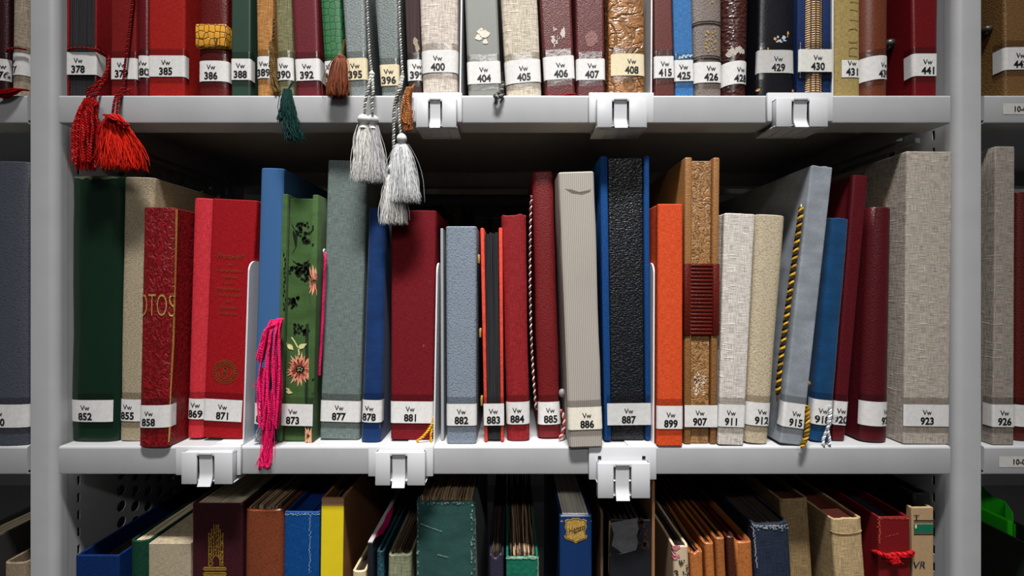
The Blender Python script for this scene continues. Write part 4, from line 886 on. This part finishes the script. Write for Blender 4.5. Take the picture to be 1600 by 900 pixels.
b.decal([blob(1220 + R.uniform(-10, 11), 62 + R.uniform(-5, 4), R.uniform(1, 4), R.uniform(.8, 2.6), 9, .5) for i in range(12)] + [blob(1231, 54, .8, 4, 9, .4)], mat('paper', (170, 178, 188)), 'torn_patch', .0004); b.decal([blob(1211, 61, 2.4, 2.6), blob(1231, 52, 1.5, 3), blob(1186, 140, 2, 2), blob(1240, 141, 2.4, 2), blob(1200, 76, 1, 2)], mat('plain', (196, 140, 70)), 'torn_patch', .0006)
b = bk(430, 'top', (1246, 1298, 0), (1244.5, 1298, 147), 'album labelled 430 with woven straw spine between navy boards', None, build=False, name='photo_album', up=UP, Y=.507)
w0 = b.w; b.boards(mat('cloth', (22, 42, 84)), 13 * b.k, 13 * b.k, -.0006, .001); b.profile('round', .002, bulge=.006, w=w0 - 26.5 * b.k, front=-.0036); b.cover(mat('weave', (206, 168, 118), None, (60, 34, 16)), name='spine'); b.pages(CREAMP, t=.002, front=.004)
b.profile('flat', .002, w=w0, front=-.0038); b.sticker(430, 80, 115, tx=1274, wl=-1, wr=-1, col=mat('paper', (206, 204, 198)))
b = bk(431, 'top', (1305, 1345, 0), (1305, 1345, 147), 'khaki cloth book labelled 431 with letters embossed down its spine', mat('cloth', (156, 136, 84), None, None, 0, 1.3), 'soft', (94, 121), x0=1315, x1=1344, tx=1331, bulge=.004, tape=False)
kh = mat('plain', (118, 100, 58)); e_ = []
for pts in ([(1328, 15), (1341, 17)], [(1328, 31), (1341, 32.5)], [(1326, 48), (1328, 45.5), (1337, 45), (1340, 47)], [(1326, 65), (1329, 66.5), (1337, 66), (1340, 65)], [(1327, 76), (1330, 74.5), (1340, 75)], [(1326, 87), (1339, 88)], [(1327, 76), (1327, 87)], [(1328, 3), (1341, 4)]): e_ += stroke(pts, 1.3)
b.decal(e_, kh, 'embossed_letters', .0004)
b = bk(439, 'top', (1346.5, 1396, 0), (1346.5, 1394.5, 147), 'reddish brown smooth rounded book labelled 439', mat('leather', (106, 54, 34), .35, None, 0, .8, .25), 'round', (87, 124), tx=1383, bulge=.012, wl=0, wr=0, slant=.12)
b = bk(441, 'top', (1425, 1466.5, 0), (1427.5, 1464.5, 147), 'dark red book labelled 441, last on the upper shelf', mat('leather', (104, 16, 22), .35, None, 0, 1, .3), 'flat', (84, 119), tx=1449, wl=12, wr=0, r=.003, Y=.512)
def knob(b, px, py, dy, r, m):      # press stud on the left side of a book
    z = b.local(px, py)[1]; mb = MB(); mb.ball((-b.w / 2 * b.tk(z) - r * .2, dy, z), r, .9, 0, 14); return mb.build('stud', m, b.root)
knob(b, 1404, 48, .03, .0072, mat('plain', (46, 44, 44), .3))
b = bk(442, 'top', (1569, 1626, 0), (1570, 1624, 147), 'brown leather album labelled 442 beyond the right upright', mat('leather', (120, 88, 52), .35, None, 0, .8), 'flat', (74, 109), tx=1594, wl=13, wr=0, r=.003, name='photo_album', slant=.02)
knob(b, 1548, 34, .0175, .0062, mat('plain', (52, 46, 38), .3))

# ---- lowest shelf, left to right
def album(T, L, label, m, kind='flat', pm=TANP, n=16, y=None, depth=.24, sheets=True, **k):
    k.setdefault('name', 'photo_album'); sh = {q: k.pop(q) for q in ('top', 'jit', 'jy', 'fan', 'thick', 'mats') if q in k}
    b = bk(0, 'low', T, L, label, m, kind, None, depth, y, pages=None, **k)
    if sheets: b.sheets(pm, n, **{**dict(top=.006, jit=.0012, jy=.001), **sh})
    return b
TANS = [mat('pages', (178, 150, 118)), mat('pages', (136, 110, 86)), mat('pages', (92, 72, 56))]
b = album((3, 40, 880), (2, 40, 900), 'worn beige linen album at lower left beyond the upright', mat('twill', (150, 132, 108)), 'soft', DARKP, 6, .513, bulge=.008, top=.012)
b = album((-62, -8, 840), (-62, -8, 900), 'dark grey book behind the worn beige album at lower left', mat('plain', (60, 58, 56)), 'flat', CREAMP, 8, .515)
b = album((117.5, 186, 868), (117, 186, 900), 'navy blue cloth album, first on the lowest shelf beside the left upright', mat('cloth', (15, 42, 92), .5), 'flat', DARKP, 10, .513, r=.002, top=.02)
b = album((200, 231, 846), (200, 231, 900), 'narrow dark green album with cream pages between navy and beige ones', mat('cloth', (18, 58, 42)), 'round', CREAMP, 14, .515, bulge=.007, top=.002, thick=1.0)
b = bk(0, 'low', (232, 298, 849), (232, 297, 900), 'beige cloth slipcase with closed top on the lowest shelf', mat('cloth', (168, 154, 130), None, None, 0, 1, .5), 'flat', None, .26, .515, pages=None, r=.0012, name='slipcase', cat='slipcase')
MB().box(-b.w / 2 + .0015, b.w / 2 - .0015, .002, b.d, b.h - .003, b.h - .0006, .0004).build('lid', mat('cloth', (160, 146, 120), None, None, 0, 1, .5), b.root)
b = album((300, 379, 787), (299, 377, 900), 'wide dark maroon leather album with a gold church tower on the spine', mat('leather', (58, 24, 30), .35), 'flat', CREAMP, 40, .513, r=.0022, top=.0012, jit=.0006, thick=1.0)
tw = []; tr = random.Random(4)
for i in range(150):
    x = tr.uniform(326, 348); yt_ = 832 if x < 331 or x > 344 else 826 if x < 333 or x > 342 else 819
    y = tr.uniform(yt_, 884)
    if 332.5 < x < 343 and y > 868: continue
    tw.append(bar(x, x + tr.uniform(1, 2.4), y, y + tr.uniform(.8, 2)))
for x, y0, y1 in ((326, 832, 884), (348, 832, 884), (330.5, 826, 870), (344, 826, 870), (334, 819, 868), (337.5, 819, 868), (341, 820, 868), (332, 872, 884), (343.5, 872, 884)): tw.append(bar(x, x + 1.1, y0, y1))
tw += stroke([(332.5, 874), (334, 870), (338, 867.5), (342, 870), (343.5, 874)], 1.2) + [bar(317.5, 354, 885.5, 887), bar(317.5, 354, 890, 891), bar(317.5, 354, 893.5, 894.8), bar(317.5, 354, 898, 899.2), bar(317.5, 318.8, 885.5, 891), bar(353, 354, 885.5, 891), bar(317.5, 318.8, 893.5, 899), bar(353, 354, 893.5, 899)]
tw += [bar(320 + i * 2.2, 321 + i * 2.2, 887, 890) for i in range(15)] + [bar(320 + i * 2.2, 321 + i * 2.2, 895, 898) for i in range(15)]
b.decal(tw, mat('gold', (196, 154, 62)), 'gold_tower', .0004)
b = album((380, 441, 797), (379, 438, 900), 'glossy reddish brown leather album with rounded spine and uneven tan pages', mat('leather', (118, 60, 38), .28, None, 0, .7, .3), 'soft', None, 16, .513, bulge=.009, mats=TANS, top=-.001, jit=.003, jy=.006, lumpy=.0006, rim=.0016, thick=.8)
b = album((444, 499, 800), (440, 494, 900), 'royal blue album with whitish worn edges left of the yellow spine', mat('cloth', (16, 66, 124), .5, None, 0, .8, .4), 'flat', mat('cloth', (16, 56, 128)), 3, .513, r=.0022, top=.008, thick=1.0)
wp = mat('paper', (150, 172, 200)); 
b.decal([blob(446 + 53 * (i / 44) , 802.5 + R.uniform(-1, 2.5), R.uniform(.4, 1.6), R.uniform(.3, .9), 7, .4) for i in range(44)] + [blob(484.5 + R.uniform(-1.5, 1.5), 806 + i * 1.6, .5, .9, 6, .4) for i in range(56)], wp, 'worn_edge', .0005)
b = album((502.5, 537, 778), (497, 530.5, 900), 'tan album with bright yellow spine on the lowest shelf', mat('plain', (146, 100, 66), .6), 'flat', None, 6, .515, r=.0012, mats=[DARKP, mat('pages', (150, 112, 76))], top=.009, jit=.003, thick=.6, depth=.27)
fw = b.s_of_x(b.w / 2); zt = b.local(518, 790.5)[1]
b.strip(-fw - .001, fw - .0005, 0, zt, .0004, mat('plain', (214, 190, 30), .4), 'yellow_spine')
b.strip(-fw - .001, fw - .0005, zt, b.h - .001, .0003, mat('paper', (172, 130, 92)), 'paper_strip')
b = album((550, 571, 893), (549, 570, 900), 'small cream bound book with dark pages, lowest between yellow and black spines', mat('plain', (196, 178, 140)), 'round', DARKP, 5, .514, bulge=.004, top=.004)
b = bk(0, 'low', (574, 582.5, 848), (573, 581.5, 900), 'thin black board with pale top edge and a pink ribbon', mat('plain', (30, 31, 36), .35), 'flat', None, .24, .512, pages=None, r=.0008, name='photo_album')
MB().box(-b.w / 2 + .0004, b.w / 2 - .0004, .0006, b.d, b.h - .004, b.h + .0006, .0004).build('pale_edge', mat('plain', (172, 164, 166)), b.root)
rb = MB(); V = []
for i in range(15):
    t = i / 14; V += [(b.w / 2 - .0006 + .0003 * math.sin(t * 9), .012 + .075 * t, b.h + .0012 + .0008 * math.sin(t * 12)), (b.w / 2 + .0028 * math.sin(t * math.pi) ** .5 + .0004, .012 + .075 * t, b.h - .001 - .006 * math.sin(t * math.pi) + .001 * math.sin(t * 20))]
rb.add(V, [(i * 2, i * 2 + 1, i * 2 + 3, i * 2 + 2) for i in range(14)]); rb.build('pink_ribbon', mat('plain', (214, 20, 108), .4), b.root)
b = album((588, 600, 862), (587, 599, 900), 'narrow dark book with marbled teal boards left of the sage spine', mat('embossed', (44, 78, 90)), 'round', DARKP, 6, .520, bulge=.004, depth=.2)
b = album((606, 642.5, 866), (605.5, 642, 900), 'small worn sage green cloth album with a frayed head and dark pages', mat('linen', (128, 130, 104), None, None, 0, .8), 'soft', None, 16, .512, bulge=.006, mats=[mat('pages', (104, 82, 66)), mat('pages', (62, 48, 40))], top=-.001, jit=.0025, jy=.002, lumpy=.0011, worn=.003, rim=.0018, thick=.7)
b = album((650, 742, 783), (650, 743, 900), 'widest album on the lowest shelf, worn dark teal with tan page edges', mat('velvet', (38, 74, 70), .6), 'flat', None, 40, .513, mats=[TANS[0], TANS[0], TANS[1]], top=-.001, jit=.002, jy=.002, r=.0035, lumpy=.0006, worn=.0012, thick=.75, depth=.26)
ws = mat('paper', (130, 146, 140)); pts_ = []
for i in range(110):
    x = R.choice((653.5, 737, 742)) + R.gauss(0, .7); y = R.uniform(787, 900); pts_.append(blob(x, y, R.uniform(.3, .9), R.uniform(.5, 2.2), 6, .4))
for i in range(46): pts_.append(blob(R.uniform(653, 742), 784.5 + abs(R.gauss(0, 2)), R.uniform(.4, 1.6), R.uniform(.3, 1), 6, .4))
for x0, y0, x1, y1 in ((658, 818, 668, 822), (668, 822, 690, 830), (684, 866, 700, 870)): b.decal([blob(x0 + (x1 - x0) * t + R.uniform(-.5, .5), y0 + (y1 - y0) * t, .9, .7, 6, .4) for t in [i / 12 for i in range(13)]], ws, 'scratch', .0008)
b.decal(pts_, ws, 'scuff_marks', .0008)
b = album((764, 787, 868), (763, 786, 900), 'small dark purple album with torn head between the teal and green albums', mat('leather', (44, 40, 58), .5), 'soft', None, 10, .513, bulge=.005, mats=[TANS[2], DARKP], top=-.003, jit=.003, jy=.002, lumpy=.0008, worn=.004, rim=.0016)
b = album((790.5, 841, 870), (790, 840.5, 900), 'torn bright green album with brown pages bulging above the spine', mat('leather', (24, 100, 78), .4, None, 0, .3, 1), 'flat', None, 14, .512, mats=TANS + [DARKP], top=-.002, jit=.004, jy=.003, r=.002, worn=.003, lumpy=.0006, fan=.004, thick=.7)
b.decal([blob(792 + 49 * i / 26, 871.5 + R.uniform(-.6, 1.4), 1.7, .9, 7, .4) for i in range(27)] + [blob(840 + R.uniform(-.4, .4), 872 + i * 1.4, .7, .9, 6, .4) for i in range(22)], mat('paper', (150, 176, 150)), 'worn_edge', .0006)
b = album((874.5, 925, 806), (874, 925, 900), 'dark blue album with a gold shield reading a name and white pages', mat('plain', (16, 44, 88), .4), 'flat', mat('pages', (214, 208, 196)), 34, .513, r=.002, top=.0, jit=.0004, jy=.0003, thick=1.0, depth=.25)
def shield(cx, cy, w, h): 
    half = [(0, -.5), (.14, -.5), (.22, -.44), (.34, -.47), (.47, -.40), (.43, -.28), (.46, -.12), (.38, .06), (.42, .16), (.49, .22), (.44, .33), (.3, .38), (.14, .43), (0, .52)]
    P = [(cx + x * w, cy + y * h) for x, y in half]; return P + [(2 * cx - x, y) for x, y in reversed(P[1:-1])]
b.decal([bar(876, 924, 813.5, 815.2)], mat('gold', (214, 190, 140)), 'gold_line', .0003)
b.decal([shield(899.5, 828.5, 37, 39)], GOLD, 'gold_shield', .0005)
P = shield(899.5, 828.5, 33, 35); b.decal([q for a, c in zip(P, P[1:] + P[:1]) for q in stroke([a, c], .7)], INK, 'gold_shield', .0007)
b.text('Henzo', 900.5, 825.5, 8.6, INK, 'lettering', None, .0, .35, .0009, .28, 1.0, .82); b.decal(stroke([(896, 833), (906, 828)], .9), INK, 'lettering', .0009)
b = album((938.5, 943, 800), (938, 942.5, 900), 'thin dark album with tattered tan edge left of the black taped one', mat('plain', (96, 74, 54)), 'round', DARKP, 1, .515, bulge=.0016, sheets=False, lumpy=.0005, worn=.003)
b = album((952.5, 1017.5, 812), (951.5, 1017, 900), 'black album with grey tape on its spine and a torn brown corner', mat('plain', (24, 25, 30), .5), 'flat', DARKP, 6, .513, r=.002, top=.014, worn=.0006)
b.decal([[(954, 817), (997, 808.5), (995, 816), (998, 826), (994.5, 836), (997, 846), (994, 859), (975, 864), (953, 869), (956, 850), (959, 834)]], mat('velvet', (112, 113, 116), .6), 'grey_tape', .0005)
b.decal([blob(1004 + R.uniform(-7, 9), 832 + R.uniform(-22, 24), R.uniform(1, 3.5), R.uniform(2, 6), 8, .5) for i in range(22)], mat('leather', (66, 44, 36)), 'torn_patch', .0004)
b.decal(stroke([(953.5, 814), (953, 830), (952, 860), (951.5, 898)], 1.6), mat('paper', (176, 140, 92)), 'worn_edge', .0006)
b = album((1019, 1023.5, 752), (1018, 1023, 900), 'tall thin tan board right of the black taped album', mat('plain', (142, 102, 68)), 'flat', DARKP, 1, .513, r=.0008, sheets=False)
b = album((1052, 1076, 853), (1066, 1088, 900), 'album covered in pink and cream floral cloth with dark pages', mat('plain', (190, 168, 140), .5), 'soft', DARKP, 8, .514, bulge=.006, top=.004, lumpy=.0006, worn=.002)
b.decal([blob(1056 + R.uniform(-3, 4), 858 + R.uniform(-4, 14), 2.6, 2.8, 10, .4) for i in range(7)], mat('plain', (190, 110, 120)), 'woven_flower', .0007)
b.decal([leaf(x, y, x + R.uniform(-4, 4), y + R.uniform(3, 7), 1.1) for x, y in [(1064 + R.uniform(-6, 11), 872 + R.uniform(0, 26)) for i in range(22)]], mat('plain', (44, 46, 40)), 'woven_leaves', .0009)
TAN = mat('leather', (176, 106, 56), .34, None, 0, .6, .4); REDP = mat('pages', (110, 24, 24)); ST = mat('plain', (54, 30, 18))
def stitched(T, L, label, m, y, st=True, n=6, **k):
    b = album(T, L, label, m, 'soft', None, n, y, mats=[REDP, DARKP, TANS[2]], jit=.004, jy=.003, lumpy=.0008, rim=.0018, bulge=.006, thick=.6, **k)
    if st:
        b.decal([[(x_(yy) - .5, yy), (x_(yy) + .5, yy), (x_(yy + 2) + .5, yy + 2), (x_(yy + 2) - .5, yy + 2)] for yy in range(int(T[2]) + 6, 900, 4) for x_ in [lambda q: T[1] - 3.2 + (L[1] - T[1]) * (q - T[2]) / (L[2] - T[2])]], ST, 'stitching', .0006)
    return b
stitched((1078.5, 1099, 862), (1095, 1115, 900), 'torn tan leather album right of the floral one', TAN, .514, False, 5, worn=.006)
stitched((1101, 1116, 848), (1118, 1133, 900), 'tan stitched leather album second right of the floral one', TAN, .515)
stitched((1118, 1133, 840), (1136, 1151, 900), 'tan stitched leather album left of the dark brown strip', mat('leather', (158, 96, 52), .36, None, 0, .6, .4), .514)
stitched((1135.5, 1149, 838), (1154, 1167, 900), 'narrow dark brown leather album between two tan stitched ones', mat('leather', (72, 36, 24), .36), .516, False)
stitched((1151, 1175, 846), (1170, 1197, 900), 'wide tan stitched leather album left of the worn navy one', TAN, .514)
b = album((1177, 1234, 818), (1200, 1258, 900), 'navy cloth album with whitish worn head and dark page tops', mat('linen', (38, 46, 62), None, None, 0, .8), 'soft', DARKP, 20, .512, bulge=.006, top=.004, jit=.0006, worn=.002, lumpy=.0006, thick=.95, depth=.28)
b.decal([blob(1178 + 56 * R.random(), 820 + abs(R.gauss(0, 3)), R.uniform(.5, 2.2), R.uniform(.4, 1.4), 7, .4) for i in range(80)] + [blob(1178.5 + R.gauss(0, .5) + (y - 818) * .085, y, .6, 1.4, 6, .4) for y in range(822, 890, 2)], mat('paper', (150, 156, 164)), 'worn_edge', .0007)
b = album((1220, 1263.5, 780), (1246, 1290, 900), 'khaki linen album behind the worn navy one', mat('linen', (142, 118, 82), None, None, 0, 1, .6), 'soft', mat('pages', (70, 34, 28)), 16, .533, bulge=.005, top=.006, jit=.0004, thick=.98, depth=.25)
b = album((1301, 1348, 810), (1326, 1373, 900), 'beige linen album with a frayed head left of the red corded album', mat('linen', (186, 160, 120), None, None, 0, 1, .6), 'soft', mat('pages', (94, 44, 36)), 16, .510, bulge=.005, top=.006, jit=.0004, thick=.98, worn=.0025, lumpy=.0006, depth=.25)

mb = MB(); x_ = b.w * .5 * b.tk(b.h); mb.box(-x_ + .005, x_ - .005, .008, .032, b.h - .0058, b.h - .0052); mb.build('pink_slip', mat('paper', (196, 108, 92)), b.root)
ss = b.s_of_x(b.w / 2); zz = b.local(1326, 834)[1]; mb = MB(); mb.tube([b.surf(-ss + 2 * ss * i / 14, zz + .002 * abs(i / 7 - 1) ** 2, .0002) for i in range(15)], .0008, 6); mb.build('raised_band', mat('linen', (150, 126, 90)), b.root)
b = album((1373, 1422, 808), (1379, 1428, 900), 'dark red album tied with a red woollen string', mat('plain', (112, 18, 22), .5, None, .1), 'flat', mat('pages', (34, 42, 54)), 10, .507, r=.002, top=.012, jit=.0004, thick=1.0, depth=.27)
b.decal([blob(1374 + 47 * R.random(), 809 + abs(R.gauss(0, 1.2)), R.uniform(.4, 1.4), R.uniform(.3, .8), 6, .4) for i in range(50)] + [blob(1374.5 + R.gauss(0, .5), y, .5, 1, 6, .4) for y in range(810, 850, 2)] + [blob(1385 + i * 3 + R.uniform(-1, 1), 838 - i * .8, .7, .8, 6, .4) for i in range(7)], mat('plain', (206, 96, 60)), 'worn_edge', .0005)
yc = b.Y - .0022; RS = mat('silk', (204, 26, 32))
rp = [W(1352 + 4, 858, yc + .03), W(1373, 864, yc + .0), W(1385, 868, yc - .0005), W(1398, 866, yc - .0005), W(1412, 866, yc - .0005), W(1425, 863, yc + .001), W(1424, 860, yc + .02)]
b.child(rope('woollen_string', rp, .0022, [RS, mat('silk', (120, 10, 16))], .006, 3)); b.child(rope('woollen_string', [p + Vector((0, -.001, -.0022 + .001 * math.sin(i))) for i, p in enumerate(rp[1:-1])], .0014, [RS], .006, 3))
b.child(strands('frayed_end', RS, [W(1398, 868, yc - .002), W(1400, 874, yc - .003), W(1398, 880, yc - .003)], .002, .0055, 50, .00025, .004))
b = bk(0, 'low', (1424, 1458.5, 793), (1432, 1459.5, 900), 'tan card sleeve with a green stripe beside the red corded album', mat('paper', (176, 146, 110)), 'flat', None, .007, .5095, pages=None, r=.0006, name='card_sleeve', cat='sleeve')
b.decal([bar(1427.5, 1457.5, 819, 831.5)], mat('plain', (16, 104, 78)), 'green_stripe', .0003); b.decal([bar(1427.5, 1457.5, 812.5, 814), bar(1427.5, 1457.5, 815.5, 816.3), bar(1427.5, 1457.5, 832.5, 833.2), bar(1427.5, 1457.5, 834, 835.5)] , INK, 'black_lines', .0003)
b.text('T', 1431.5, 808.5, 8.6, INK, 'lettering'); b.text('VR', 1436, 882, 11, mat('plain', (30, 40, 70)), 'lettering', None, .0, .2, sx=.9)
b.decal([blob(1430.5, 822, 1.6, 3.4, 9, .3)], CARD, 'torn_patch', .0005)
b = album((1427, 1454, 771), (1436, 1454, 900), 'black album behind the tan card sleeve, against the right upright', mat('plain', (30, 31, 33), .3), 'square', DARKP, 4, .523, bulge=.004, top=.02, depth=.24)
b = album((1648, 1712, 872), (1647, 1712, 900), 'big dark green album at lower right beyond the upright', mat('plain', (46, 52, 42), .6), 'flat', DARKP, 3, .511, depth=.29, sheets=False)
MB().box(.002, b.w / 2 - .0035, .012, .28, .001, b.h - .02).build('pages', DARKP, b.root)
GP = mat('plastic', (40, 190, 24), .3)
fo = empty('plastic_folder', (.6135, .562, ZB + .0005)); tag(fo, 'bright green plastic folder standing beyond the right upright at lower right', 'folder')
zt = CZ + (450 - 815) * .562 / F - ZB; V = []
MB().box(-.0035, .0035, 0, .2, 0, zt, .0018, 0, 3).build('sleeve', GP, fo); MB().box(.0045, .0075, .001, .2, 0, zt - .004, .0008).build('sleeve', mat('plastic', (26, 140, 20), .35), fo)
fo2 = empty('plastic_folder', (.6262, .570, ZB + .0005)); tag(fo2, 'crumpled taller green plastic sheet behind the green folder', 'folder', None)
V = []; nn = 14; zt2 = CZ + (450 - 803) * .57 / F - ZB
for i in range(nn):
    t = i / (nn - 1); yy = .16 * t; zz = zt2 * (1 + .09 * math.sin(min(1, t * 2.2) * math.pi * .5)) + .003 * math.sin(t * 25); xx = .0025 * math.sin(t * 14)
    V += [(xx, yy, 0), (xx * 1.3, yy, zz * .6), (xx - .001 + .002 * math.sin(t * 30), yy, zz)]
Fc = [(i * 3 + a, i * 3 + a + 1, i * 3 + a + 4, i * 3 + a + 3) for i in range(nn - 1) for a in range(2)]
o = link('sheet', V, Fc, mat('plastic', (34, 170, 22), .3), fo2); md = o.modifiers.new('s', 'SOLIDIFY'); md.thickness = .0008

# ---- dim books of the rear rack, page edges towards us
rx = -.36; i = 0; yr = LIP + SD + .075; RC = [(70, 52, 44), (92, 76, 60), (44, 40, 44), (84, 40, 36), (60, 60, 62), (110, 92, 72)]
while rx < .34:
    w = R.uniform(.016, .034); h = R.uniform(.31, .345); col = RC[i % 6]
    rt = empty('book', (rx + w / 2, yr, ZM + .0004)); tag(rt, 'dim book on the rear rack shelf, seen through the gap over the middle row', 'book', 'dim books on the rear rack')
    mb = MB(); mb.box(-w / 2 + .0008, -w / 2 + .003, 0, .2, 0, h, .0006); mb.box(w / 2 - .003, w / 2 - .0008, 0, .2, 0, h, .0006); mb.box(-w / 2 + .0008, w / 2 - .0008, .2, .203, 0, h, .0006)
    mb.build('cover', mat('plain', col), rt); MB().box(-w / 2 + .003, w / 2 - .003, .004, .2, .003, h - .004).build('pages', TANP if i % 3 else DARKP, rt); rx += w + .0006; i += 1
